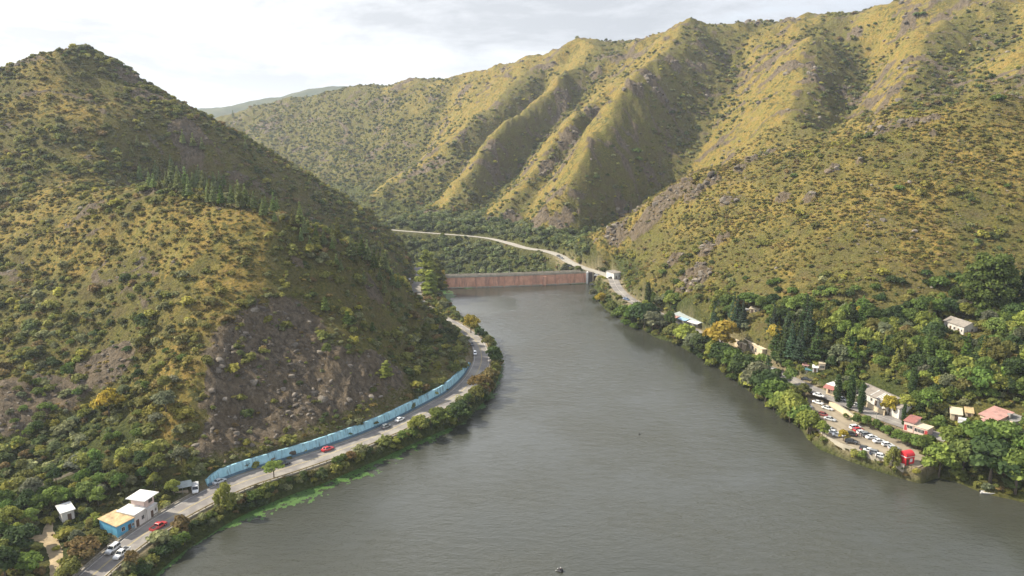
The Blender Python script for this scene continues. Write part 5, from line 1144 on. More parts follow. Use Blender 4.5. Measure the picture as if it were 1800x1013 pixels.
# ------------------------------------------------------------------ houses
def house(name, label, L, Rr, z, depth, h, roof, wall, rmat, openings=(), rise=1.2, over=.35, cat='house', group=None, base=1.6, lift=0.):
    """front wall runs from pixel L to pixel Rr on the level z; the body stretches away from the viewer"""
    if z is None: a, b = hit(*L), hit(*Rr); z = min(a[2], b[2])
    a, b = PZ(*L, z), PZ(*Rr, z); w = math.hypot(b[0] - a[0], b[1] - a[1]); rz = math.atan2(b[1] - a[1], b[0] - a[0])
    o = empty(name, ((a[0] + b[0]) / 2, (a[1] + b[1]) / 2, z), rz, label, cat, group); hw = w / 2
    m = MB()
    if roof == 'gable':
        hr = h + rise; m.add([(-hw, 0, -base), (hw, 0, -base), (hw, depth, -base), (-hw, depth, -base), (-hw, 0, h), (hw, 0, h), (hw, depth, h), (-hw, depth, h), (-hw, depth / 2, hr), (hw, depth / 2, hr)],
                            [(0, 1, 5, 4), (1, 2, 6, 9, 5), (2, 3, 7, 6), (3, 0, 4, 8, 7), (3, 2, 1, 0), (4, 5, 9, 8), (8, 9, 6, 7)])
        r = MB(); e = over; sl = rise / (depth / 2); t = .14
        for sgn in (0, 1):
            y0, yr = (-e, depth / 2) if sgn == 0 else (depth + e, depth / 2); zl = h - sl * e + .03; zr = hr + .03
            r.add([(-hw - e, y0, zl), (hw + e, y0, zl), (hw + e, yr, zr), (-hw - e, yr, zr), (-hw - e, y0, zl + t), (hw + e, y0, zl + t), (hw + e, yr, zr + t), (-hw - e, yr, zr + t)],
                  [(3, 2, 1, 0), (4, 5, 6, 7), (0, 1, 5, 4), (1, 2, 6, 5), (2, 3, 7, 6), (3, 0, 4, 7)] if sgn == 0 else [(0, 1, 2, 3), (7, 6, 5, 4), (4, 5, 1, 0), (5, 6, 2, 1), (6, 7, 3, 2), (7, 4, 0, 3)])
    else:
        rb = rise if roof == 'shed' else 0; hb = h + rb
        m.add([(-hw, 0, -base), (hw, 0, -base), (hw, depth, -base), (-hw, depth, -base), (-hw, 0, h), (hw, 0, h), (hw, depth, hb), (-hw, depth, hb)], [(0, 3, 2, 1), (4, 5, 6, 7), (0, 1, 5, 4), (1, 2, 6, 5), (2, 3, 7, 6), (3, 0, 4, 7)])
        r = MB(); e = over; s = rb / depth; z0, z1 = h - s * e + .02, hb + s * e + .02; t = .16
        r.add([(-hw - e, -e, z0), (hw + e, -e, z0), (hw + e, depth + e, z1), (-hw - e, depth + e, z1), (-hw - e, -e, z0 + t), (hw + e, -e, z0 + t), (hw + e, depth + e, z1 + t), (-hw - e, depth + e, z1 + t)], [(3, 2, 1, 0), (4, 5, 6, 7), (0, 1, 5, 4), (1, 2, 6, 5), (2, 3, 7, 6), (3, 0, 4, 7)])
    m.build('wall', wall, o); ro = r.build('roof', rmat, o)
    for face, q, zz, ww, hh, kind in openings:
        f = MB(); d = .05
        def bx(mb, x0, x1, z0, z1, d0, d1):
            if face == 'f': mb.box(x0, x1, -d1, -d0, z0, z1)
            elif face == 'r': mb.box(hw + d0, hw + d1, x0, x1, z0, z1)
            else: mb.box(-hw - d1, -hw - d0, x0, x1, z0, z1)
        c = q * hw if face == 'f' else depth * (.5 + q / 2)
        if kind == 'w':
            for x0, x1, z0, z1 in ((c - ww / 2, c + ww / 2, zz, zz + .1), (c - ww / 2, c + ww / 2, zz + hh - .1, zz + hh), (c - ww / 2, c - ww / 2 + .1, zz + .1, zz + hh - .1), (c + ww / 2 - .1, c + ww / 2, zz + .1, zz + hh - .1), (c - .03, c + .03, zz + .1, zz + hh - .1)): bx(f, x0, x1, z0, z1, .003, .09)
            fo = f.build('window', M['frame'], o); g = MB(); bx(g, c - ww / 2 + .1, c + ww / 2 - .1, zz + .1, zz + hh - .1, .003, .03); g.build('pane', M['glass'], fo)
        else:
            bx(f, c - ww / 2, c + ww / 2, zz, zz + hh, .003, .06); f.build('door', M['reddoor'] if kind == 'rd' else M['door'], o)
    return o, hw, ro
W = lambda face, q, z=1., w=1.1, h=1.3: (face, q, z, w, h, 'w')
D = lambda face, q, k='d', w=1., h=2.1: (face, q, 0., w, h, k)
# left bank
house('small_hut', 'small white hut with a pale flat roof at the end of the dirt path', (110, 919), (132, 912), None, 4.2, 3.0, 'shed', M['white'], M['whiter'], [D('f', .2), W('l', 0, 1., .9, 1.)], .5, .4)
house('blue_house', 'blue house with a yellowish tiled roof beside the left road', (207, 945), (237, 929), 4.2, 7.2, 3.3, 'shed', M['blueh'], M['r_tan'], [D('f', .45), W('f', -.3), W('f', .85, 1., .8, 1.)], .6, .3, group='houses by the left road')
house('white_house', 'low white house between the blue house and the taller white one', (238, 928.5), (259, 915), 4.2, 6.2, 3.9, 'shed', M['white'], M['whiter'], [D('f', -.55, 'd', 1.1), W('f', .35, 1.2, 1.1, 1.3)], .2, .15, group='houses by the left road')
o, hw, _ = house('two_storey_house', 'taller white house with an overhanging bright white flat roof by the left road', (260, 914.5), (278, 902), 4.2, 5.6, 3.2, 'flat', M['white'], M['whiter'], [D('f', -.1), W('f', .6, 1.2, .8, 1.1)], 0, .1, group='houses by the left road')
m_ = MB(); m_.box(-hw + .15, hw - .15, .9, 5.4, 3.39, 6.2); m_.build('upper_storey', M['pinkwall'], o)
m_ = MB(); m_.box(-hw - .9, hw + .9, -.3, 6.3, 6.203, 6.42); m_.build('upper_roof', M['whiter'], o); f = MB(); f.box(-.2, 1.3, .80, .897, 4.3, 5.6); f.build('window', M['glass'], o)
# the metal stall
o = empty('market_stall', PZ(322, 870, 4.4), heading(308, 872, 338, 866, 4.4), 'grey sheet-metal roadside stall beside the white van', 'stall')
r_ = MB(); r_.add([(-2.9, 0, 2.3), (2.9, 0, 2.3), (2.9, 3.4, 2.9), (-2.9, 3.4, 2.9), (-2.9, 0, 2.42), (2.9, 0, 2.42), (2.9, 3.4, 3.02), (-2.9, 3.4, 3.02)], [(3, 2, 1, 0), (4, 5, 6, 7), (0, 1, 5, 4), (1, 2, 6, 5), (2, 3, 7, 6), (3, 0, 4, 7)]); r_.build('roof', M['r_sheet'], o)
r_ = MB(); r_.box(-2.7, 2.7, 3.1, 3.2, -.5, 2.8).box(-2.75, -2.65, .4, 3.1, -.5, 2.2); r_.build('wall', M['greywall'], o); r_ = MB(); r_.box(-2.3, 1.6, .6, 1.2, -.4, 1.0); r_.build('counter', M['wood'], o)
for sx in (-2.6, 0, 2.6): q = MB(); q.tube([(sx, .15, -.6), (sx, .15, 2.3)], .06, 6); q.build('post', M['post'], o)
o = empty('debris_pile', PZ(192, 962, 4.3), .7, 'pale rubble and boards beside the road near the blue house', 'rubble')
for k in range(5): q = MB(); c = [random.uniform(-1.6, 1.6), random.uniform(-.8, .8)]; q.box(-.9, .9, -.25, .25, 0, .1 + .1 * k); ob = q.build('board', M['wood'] if k % 2 else M['greywall'], o, loc=(*c, -.1 + .1 * k)); ob.rotation_euler = (random.uniform(-.2, .2), .15, random.uniform(0, 3))
# right bank
o, hw, ro = house('long_house', 'long white house with a weathered grey-brown gabled roof and a row of windows', (1501, 695), (1580, 732), 8, 9, 3.2, 'gable', M['white'], M['r_grey'], [W('f', -.86), D('f', -.66), W('f', -.45), W('f', -.2), D('f', .0), W('f', .2), W('f', .42), D('f', .6), W('f', .8), W('l', -.4), W('l', .4)], 1.7, .5)
for px in (-.25, .02, .09, .16, .23): q = MB(); q.box(px * hw, px * hw + .28, -.35, 4.2, 0, .04); s_ = q.build('roof_patch', M['whiter'], ro); s_.rotation_euler = (math.atan(1.7 / 4.5), 0, 0); s_.location = (0, .1, 3.42)
o = empty('garden_wall', PZ(1538, 722, 7.2), heading(1524, 715, 1552, 729, 7.2), 'low beige garden wall in front of the long grey-roofed house', 'wall'); q = MB(); q.box(-5, 5, 0, .3, -1, 1.7); q.build('wall', M['beige'], o); q = MB(); q.box(-5.1, 5.1, -.05, .35, 1.7, 1.82); q.build('coping', M['kerb'], o)
house('hillside_house', 'small white house with a brownish gabled roof alone up on the wooded slope', (1658, 577), (1693, 589), None, 7., 3.4, 'gable', M['white'], M['r_grey'], [W('f', -.7), D('f', -.3), W('f', .1), D('f', .5), W('f', .8, 1., .8, 1.1), W('r', .2), W('r', -.5, 1., .7, .9)], 1.6, .4, base=3)
house('flat_roofed_building', 'beige building with a broad flat roof and pillared front below the conifers', (1309, 612), (1339, 631), 7.5, 10, 4.6, 'flat', M['beige'], M['r_beige'], [W('f', -.8, 1.2, 1.5, 2.2), W('f', -.45, 1.2, 1.5, 2.2), W('f', -.1, 1.2, 1.5, 2.2), W('f', .3, 1.2, 1.5, 2.2), D('f', .7)], 0, .5, 'building')
house('annex_building', 'low pale flat-roofed annex left of the beige pillared building', (1291, 606), (1309, 615), 7.5, 7, 2.6, 'flat', M['beige'], M['r_beige'], [D('f', .3), W('f', -.4)], 0, .3, 'building')
house('hillside_hut', 'small white block hut among trees above the awning terrace', (1304, 552), (1316, 553), None, 4, 2.6, 'flat', M['white'], M['whiter'], [W('f', 0), D('f', .65)], 0, .2, base=3)
house('flat_roofed_hut', 'low beige roofed hut just right of the small white block hut', (1317, 551), (1333, 553), None, 4.4, 2.4, 'shed', M['beige'], M['r_beige'], [D('f', -.4), W('f', .4)], .4, .3, base=3)
o, hw, _ = house('restaurant', 'long low restaurant with grey sheet roof and three coloured awnings by the lake', (1182, 561), (1237, 577), 7.6, 5.5, 2.7, 'shed', M['greywall'], M['r_sheet'], [D('f', -.7), W('f', -.3), D('f', 0), W('f', .4), D('f', .7)], .7, .3, 'restaurant')
for a0, a1, mt, lb in ((-.86, -.5, 'r_pink', 'faded pink awning'), (-.42, .1, 'r_blue', 'pale blue awning'), (.2, .85, 'whiter', 'bright white awning')):
    q = MB(); q.add([(a0 * hw, -3.4, 2.1), (a1 * hw, -3.4, 2.1), (a1 * hw, -.36, 2.62), (a0 * hw, -.36, 2.62), (a0 * hw, -3.4, 2.18), (a1 * hw, -3.4, 2.18), (a1 * hw, -.36, 2.7), (a0 * hw, -.36, 2.7)], [(3, 2, 1, 0), (4, 5, 6, 7), (0, 1, 5, 4), (1, 2, 6, 5), (2, 3, 7, 6), (3, 0, 4, 7)]); ob = q.build('awning', M[mt], o); ob['label'] = lb
    for px in (a0, a1): q = MB(); q.tube([(px * hw, -3.3, -1), (px * hw, -3.3, 2.1)], .05, 5); q.build('awning_post', M['post'], ob)
house('lakeside_store', 'grey concrete block building at the waterline below the restaurant', (1153, 583), (1176, 588), 1.0, 5, 3.4, 'flat', M['greywall'], M['greywall'], [D('f', -.5), W('f', .1, 1.2, .9, .9), W('f', .6, 1.2, .9, .9)], 0, .1, 'building')
o, hw, _ = house('street_house', 'street house with a flat white roof and a red tiled awning over its beige front', (1452, 690), (1468, 695), 7.6, 8, 3.6, 'flat', M['beige'], M['whiter'], [D('f', -.4), W('f', .35)], 0, .25)
q = MB(); q.add([(-hw - .3, -2.2, 2.5), (hw + .3, -2.2, 2.5), (hw + .3, -.26, 3.55), (-hw - .3, -.26, 3.55), (-hw - .3, -2.2, 2.62), (hw + .3, -2.2, 2.62), (hw + .3, -.26, 3.67), (-hw - .3, -.26, 3.67)], [(3, 2, 1, 0), (4, 5, 6, 7), (0, 1, 5, 4), (1, 2, 6, 5), (2, 3, 7, 6), (3, 0, 4, 7)]); q.build('awning', M['r_red'], o)
for sx in (-1, 1): q = MB(); q.tube([(sx * hw, -2.1, -1), (sx * hw, -2.1, 2.5)], .08, 6); q.build('awning_post', M['beige'], o)
house('market_stall', 'small stall with a faded red roof behind the street conifers', (1411, 651), (1420, 652), None, 3, 2.3, 'shed', M['white'], M['r_pink'], [D('f', 0)], .5, .4, 'stall', 'street stalls')
house('market_stall', 'small stall with a dark teal roof beside the red-roofed stall', (1416, 659), (1427, 660), None, 3, 2.2, 'shed', M['greywall'], M['r_teal'], [D('f', 0)], .5, .4, 'stall', 'street stalls')
house('market_stall', 'small stall with a white roof right of the teal-roofed stall', (1428, 655), (1437, 656), None, 2.6, 2.2, 'shed', M['white'], M['whiter'], [D('f', 0)], .4, .3, 'stall', 'street stalls')
house('block_house', 'small beige block house above the street stalls', (1439, 651), (1450, 652), None, 4, 3, 'flat', M['beige'], M['r_beige'], [W('f', -.4), W('f', .4)], 0, .15)
house('street_shop', 'pinkish street shop with a dark red roof and one red door', (1588, 755), (1605, 760), 7.1, 5.5, 3.4, 'shed', M['pinkwall'], M['r_red'], [D('f', -.6, 'rd'), W('f', -.1), W('f', .5)], .7, .35, 'shop')
house('low_shop', 'low pale shop with a wide glass front and a red door at its right end', (1606, 761), (1629, 768), 7.1, 4.5, 2.6, 'flat', M['pinkwall'], M['r_beige'], [W('f', -.65, .7, 1.4, 1.4), W('f', -.15, .7, 1.4, 1.4), W('f', .3, .7, 1.4, 1.4), D('f', .78, 'rd', 1.2)], 0, .2, 'shop')
o, hw, _ = house('red_roofed_building', 'broad building with two faded red sheet roofs among trees at the right', (1721, 743), (1752, 754), 11, 8, 3.2, 'shed', M['beige'], M['r_pink'], [W('f', -.6), D('f', -.2), W('f', .3), W('f', .75)], 1.4, .5, 'building')
q = MB(); q.add([(-.2 * hw, -4.2, 2.5), (hw + 1, -4.2, 2.5), (hw + 1, -.52, 3.25), (-.2 * hw, -.52, 3.25), (-.2 * hw, -4.2, 2.64), (hw + 1, -4.2, 2.64), (hw + 1, -.52, 3.39), (-.2 * hw, -.52, 3.39)], [(3, 2, 1, 0), (4, 5, 6, 7), (0, 1, 5, 4), (1, 2, 6, 5), (2, 3, 7, 6), (3, 0, 4, 7)]); q.build('lower_roof', M['r_pink'], o)
house('flat_house', 'beige flat-roofed house right of the red-roofed building', (1758, 752), (1778, 757), 10.5, 7, 3., 'flat', M['beige'], M['r_beige'], [W('f', -.4), D('f', .4)], 0, .2)
o, hw, _ = house('grey_house', 'small grey-white house with two dark windows cut by the right edge', (1782, 758), (1806, 753), 10.5, 6, 3.4, 'flat', M['white'], M['greywall'], [W('f', -.55), W('f', .2), D('f', .7)], 0, .2)
q = MB(); q.box(-hw + .3, -hw + 1.5, 2.2, 3.4, 3.57, 5.4); q.build('chimney', M['greywall'], o)
house('pale_roofed_shed', 'low shed with a pale sandy roof left of the red-roofed building', (1670, 738), (1690, 741), 10, 6, 2.4, 'shed', M['beige'], M['r_beige'], [D('f', 0)], .5, .3, 'shed')
house('orange_roofed_shed', 'low shed with a worn orange roof between the sandy and red roofs', (1696, 736), (1710, 738), 10.6, 5, 2.4, 'shed', M['beige'], M['r_tan'], [D('f', 0)], .5, .3, 'shed')
# kiosk and its deck
o = empty('kiosk', (*PZ(1599, 816, 4.6)[:2], 4.6), heading(1591, 817, 1607, 814, 4.6), 'red lakeside kiosk with a rounded red top and a white square panel', 'kiosk')
q = MB(); q.box(-1.9, 1.9, 0, 3.2, -.3, 2.5); q.build('wall', M['red'], o); q = MB(); q.box(-2.05, 2.05, -.15, 3.35, 2.503, 2.72); q.build('trim', M['whiter'], o)
q = MB(); q.loft([[(x, 1.6 + 1.75 * math.cos(a), 2.72 + 1.5 * math.sin(a)) for a in np.linspace(0, math.pi, 9)] for x in (-1.85, 1.85)]); q.build('roof', M['red'], o)
q = MB(); q.box(-.1, 1.0, -.06, -.003, .7, 1.9); q.build('panel', M['whiter'], o); q = MB(); q.box(-1.5, -.5, -.05, -.003, -.2, 1.9); q.build('door', M['door'], o)
def jetty(name, label, pxs, z, w):
    pl = resample([PZ(u, v, z) for u, v in pxs], 14); n = normals2(pl); o = empty(name, tuple(pl[7]), 0, label, 'jetty'); c = pl[7]
    a = off(pl, w / 2) - c; b = off(pl, -w / 2) - c; m = MB()
    for i in range(13):
        for s0, s1 in ((.03, .47), (.53, .97)):
            A = [a[i] + (a[i + 1] - a[i]) * s for s in (s0, s1)]; B = [b[i] + (b[i + 1] - b[i]) * s for s in (s0, s1)]
            m.add([tuple(p) for p in (A[0], A[1], B[1], B[0])] + [(p[0], p[1], p[2] - .12) for p in (A[0], A[1], B[1], B[0])], [(0, 1, 2, 3), (7, 6, 5, 4), (0, 4, 5, 1), (1, 5, 6, 2), (2, 6, 7, 3), (3, 7, 4, 0)])
    m.build('deck', M['wood'], o)
    for i in (0, 3, 6, 9, 12):
        for e in (a, b): q = MB(); q.tube([(e[i][0], e[i][1], -z - 1.5), (e[i][0], e[i][1], .1)], .09, 6); q.build('pile', M['wood'], o)
jetty('jetty', 'curved pale plank jetty on the water in front of the red kiosk', [(1588, 822), (1600, 828), (1614, 832), (1630, 835)], 1.0, 1.6)
# moored boat
o = empty('motor_boat', (*PZ(1737, 868, 0)[:2], .05), R(-12), 'small white boat moored under the big trees of the right bank', 'boat')
q = MB(); q.loft([[(x, -w, .55), (x, -w * .75, .1), (x, 0, -.15), (x, w * .75, .1), (x, w, .55), (x, w * .85, .6), (x, w * .8, .3), (x, -w * .8, .3), (x, -w * .85, .6)] for x, w in ((-2.4, .8), (-1, .95), (.8, .9), (1.9, .5), (2.5, .06))]); q.build('hull', M['whiter'], o)
for x in (-1.2, .1): q = MB(); q.box(x, x + .35, -.74, .74, .36, .45); q.build('seat', M['wood'], o)
q = MB(); q.box(-2.65, -2.35, -.15, .15, .2, .95); q.build('outboard_motor', M['black'], o)
# gatehouse at the dam
house('gatehouse', 'small white gatehouse with a greyish roof at the right end of the dam road', (1079, 491), (1092, 489), 8.3, 8, 4.0, 'shed', M['whiter'], M['r_grey'], [D('f', -.4), W('f', .4)], .4, .3, 'building')
o = empty('roadside_stall', PZ(709, 497, 8.5), R(8), 'white canvas awning of a stall left of the poplar clump', 'stall'); q = MB(); q.add([(-5, -2, 2.3), (5, -2, 2.3), (5, 0, 3.0), (-5, 0, 3.0), (5, 2, 2.4), (-5, 2, 2.4), (-5, -2, 2.2), (5, -2, 2.2), (5, 2, 2.3), (-5, 2, 2.3)], [(0, 1, 2, 3), (3, 2, 4, 5), (0, 6, 7, 1), (5, 4, 8, 9), (9, 8, 7, 6), (0, 3, 5, 9, 6), (1, 7, 8, 4, 2)]); q.build('awning', M['whiter'], o)
for sx, sy in ((-4.8, -1.8), (4.8, -1.8), (-4.8, 1.8), (4.8, 1.8)): q = MB(); q.tube([(sx, sy, -2), (sx, sy, 2.4)], .07, 5); q.build('post', M['post'], o)

# ------------------------------------------------------------------ the dam
def dam():
    L, Rr = np.array(DAM_L), np.array(DAM_R); n = 48; ax = (Rr - L)[:2]; ln = np.linalg.norm(ax); ax = ax / ln; nv = np.array([ax[1], -ax[0]])   # towards the lake
    pl = []
    for t in np.linspace(0, 1, n):
        q = L[:2] + ax * ln * t + nv * 2.2 * math.sin(math.pi * t); pl.append((q[0], q[1]))
    pl = np.array(pl); c = (*pl[n // 2], 0.)
    o = empty('dam', c, 0, 'curved masonry dam with a stained pinkish face and pale parapet across the lake', 'dam'); P0 = np.stack([pl[:, 0] - c[0], pl[:, 1] - c[1]], 1); nn = normals2(np.stack([pl[:, 0], pl[:, 1], pl[:, 0] * 0], 1))  # left of travel = away from lake
    def wall(name, y0, y1, z0, z1, mat, batter=0., i0=0, i1=n):
        m = MB(); rings = [[(*(P0[i] + nn[i] * (y0 - batter)), z0), (*(P0[i] + nn[i] * y0), z1), (*(P0[i] + nn[i] * y1), z1), (*(P0[i] + nn[i] * y1), z0)] for i in range(i0, i1)]; m.loft(rings); return m.build(name, mat, o)
    wall('wall', 0, 5.5, -40, 7.3, M['dam'], 1.8); wall('crest', -.35, 5.8, 7.3, 7.7, M['damtop']); wall('walkway', .5, 5.0, 7.703, 7.76, M['road2'])
    wall('parapet', -.3, .1, 7.703, 8.75, M['damtop']); wall('parapet', 5.3, 5.7, 7.703, 8.75, M['damtop']); wall('waterline_ledge', -1.4, -.1, -.5, .55, M['damtop'], .2)
    for i in range(3, n - 1, 3): m = MB(); q = P0[i]; d = nn[i]; t = (-d[1], d[0]); m.add([(q[0] + d[0] * a + t[0] * b, q[1] + d[1] * a + t[1] * b, z) for z in (8.6, 9.15) for a, b in ((-.38, -.35), (-.38, .35), (.18, .35), (.18, -.35))], [(0, 1, 2, 3), (7, 6, 5, 4), (0, 4, 5, 1), (1, 5, 6, 2), (2, 6, 7, 3), (3, 7, 4, 0)]); m.build('pedestal', M['damtop'], o)
    for i in range(2, n - 1, 4): m = MB(); q = P0[i]; d = nn[i]; t = (-d[1], d[0]); m.add([(q[0] + d[0] * a + t[0] * b, q[1] + d[1] * a + t[1] * b, z) for z, a0 in ((-1, -2.05), (7.2, -.22)) for a, b in ((a0, -.28), (a0, .28), (a0 + .3, .28), (a0 + .3, -.28))], [(0, 1, 2, 3), (7, 6, 5, 4), (0, 4, 5, 1), (1, 5, 6, 2), (2, 6, 7, 3), (3, 7, 4, 0)]); m.build('pilaster', M['dam'], o)
    i = 34; q = P0[i] - nn[i] * 1.2; m = MB(); m.box(q[0] - 1.3, q[0] + 1.3, q[1] - .7, q[1] + 1.4, -3, 6.4); m.build('intake_tower', M['dam'], o)
    q = P0[-1]; m = MB(); m.box(q[0] - .5, q[0] + .9, q[1] - 2.6, q[1] + 2.4, -4, 8.3); m.build('pillar', M['whiter'], o)
    m = MB(); m.box(q[0] + .9, q[0] + 15.5, q[1] - 1.2, q[1] + 4, -4, 7.9); m.build('abutment', M['darkstone'], o)
    for k, (px, dx) in enumerate(((4, 1.), (9, .8), (13, .8))): m = MB(); m.box(q[0] + px, q[0] + px + dx, q[1] - 1.75, q[1] - 1.203, -2, 8.6); m.build('buttress', M['damtop'], o)
    return pl, nn
dpl, dnn = dam()
def lamp_post(x, y, z, h, rz, label, group, arm=1.1):
    o = empty('street_lamp', (x, y, z), rz, label, 'lamp post', group); m = MB(); m.tube([(0, 0, -.3), (0, 0, h * .6), (0, 0, h)], [.11, .085, .06], 7); m.build('pole', M['post'], o)
    m = MB(); m.tube([(0, 0, h - .1), (arm * .6, 0, h + .22), (arm, 0, h + .25)], [.045, .04, .04], 5); m.build('arm', M['post'], o); m = MB(); m.box(arm - .1, arm + .5, -.13, .13, h + .16, h + .3); m.build('lamp_head', M['damtop'], o)
LB = ['lamp post on the dam crest', ]
for k, i in enumerate(range(4, 47, 5)):
    q = dpl[i] + dnn[i] * 5.1; lamp_post(q[0], q[1], 7.75, 6.2, math.atan2(-dnn[i][1], -dnn[i][0]), 'thin grey lamp post standing in the row along the dam crest', 'lamp posts along the dam crest')
p = PZ(1503, 714, 7); lamp_post(p[0], p[1], 7, 8.0, R(200), 'grey street lamp between the leaning cypress and the long house', 'street lamps'); p = PZ(1516, 725, 7); lamp_post(p[0], p[1], 7, 7.0, R(60), 'grey street lamp before the door of the long house', 'street lamps'); p = PZ(1540, 738, 7); lamp_post(p[0], p[1], 7, 7., R(60), 'grey street lamp behind the shrubs above the car park', 'street lamps')
p = PZ(822, 626, 4); lamp_post(p[0], p[1], 4, 5.5, R(-20), 'pale post at the far end of the blue wall on the bend', 'street lamps', .7); p = PZ(1117, 533, 7.6); lamp_post(p[0], p[1], 7.5, 6.0, R(180), 'pale lamp post at the shore road below the gatehouse', 'street lamps')

# ------------------------------------------------------------------ walls and rails of the left road
def profile_run(name, pl, prof, mat, parent, z0=0.):
    """sweep a cross-section (distance to the left of the line, height) along a line"""
    n = normals2(pl); m = MB(); m.loft([[(p[0] + q[0] * d, p[1] + q[1] * d, p[2] + h + z0) for d, h in prof] for p, q in zip(pl, n)]); return m.build(name, mat, parent)
idx = [i for i in range(120) if project(*off(LROAD, LHW)[i])[0] > 362 and not (i > 60 and project(*LROAD[i])[1] < 640)]
i0, i1 = idx[0], idx[-1] + 1
base = off(LROAD, LHW)[i0:i1]; cc = base[len(base) // 2].copy(); bl_ = base - cc
o = empty('retaining_wall', tuple(cc), 0, 'long sky-blue painted retaining wall along the foot of the rocky slope', 'wall')
hs = (3.7 + .05 * np.random.default_rng(3).normal(size=len(bl_))) * np.clip(np.minimum(np.arange(len(bl_)) / 3 + .55, (len(bl_) - 1 - np.arange(len(bl_))) / 12 + .3), 0, 1)
nn_ = normals2(bl_ + cc); m = MB(); m.loft([[(p[0] + q[0] * d, p[1] + q[1] * d, h) for d, h in ((.75, -.6), (1.25, hh), (1.65, hh + .02), (2.9, hh - .3), (2.9, -.6))] for p, q, hh in zip(bl_, nn_, hs)]); m.build('wall', M['blue'], o)
profile_run('plinth', bl_, [(.40, -.4), (.45, .85), (.78, .95), (.70, -.4)], M['plinth'], o)
profile_run('kerb', bl_, [(.05, -.3), (.05, .14), (.396, .14), (.396, -.3)], M['kerb'], o)
def rail(label, a, b, side, d0, mat, h=.75):
    pl = off(LROAD, side * (LHW + d0))[a:b]; c = pl[len(pl) // 2].copy(); q = pl - c; o = empty('guard_rail', tuple(c), 0, label, 'guard rail', 'guard rails of the left road')
    profile_run('beam', q, [(-.06, h - .32), (-.06, h), (.06, h), (.06, h - .32)], mat, o); profile_run('kerb', q, [(-.28, -.5), (-.28, .16), (.28, .16), (.28, -.5)], M['kerb'], o)
    m = MB(); m.box(-.09, .09, -.09, .09, .162, h + .04); me = m.mesh('post', mat)
    for i in range(0, len(q), 1): link('post', me, o, tuple(q[i]))
rail('yellowish guard rail along the lake side of the left road', 2, 104, -1, .35, M['yellowp']); rail('weathered low rail along the houses side of the left road', 2, i0 - 1, 1, .4, M['kerb'])
# slope wall between street and ramp, and the quay edge of the car park
pl = resample([PZ(u, v, 4.6) for u, v in [(1457, 712), (1478, 725), (1500, 741)]], 12); c = pl[6].copy(); o = empty('retaining_wall', tuple(c), 0, 'sunlit beige retaining wall between the street and the car park ramp', 'wall'); profile_run('wall', pl - c, [(-.2, -.8), (.1, 2.3), (.5, 2.3), (.6, -.8)], M['beige'], o); profile_run('coping', pl - c, [(.02, 2.303), (.02, 2.45), (.58, 2.45), (.58, 2.303)], M['kerb'], o)
pl = resample([PZ(u, v, 4.6) for u, v in [(1436, 754), (1452, 768), (1478, 781), (1500, 788), (1530, 799), (1560, 808), (1590, 818)]], 30); c = pl[15].copy(); o = empty('quay_wall', tuple(c), 0, 'low pale stone edging along the lake side of the car park', 'wall'); profile_run('wall', pl - c, [(-.25, -2.6), (-.2, .35), (.2, .35), (.25, -2.6)], M['damtop'], o)

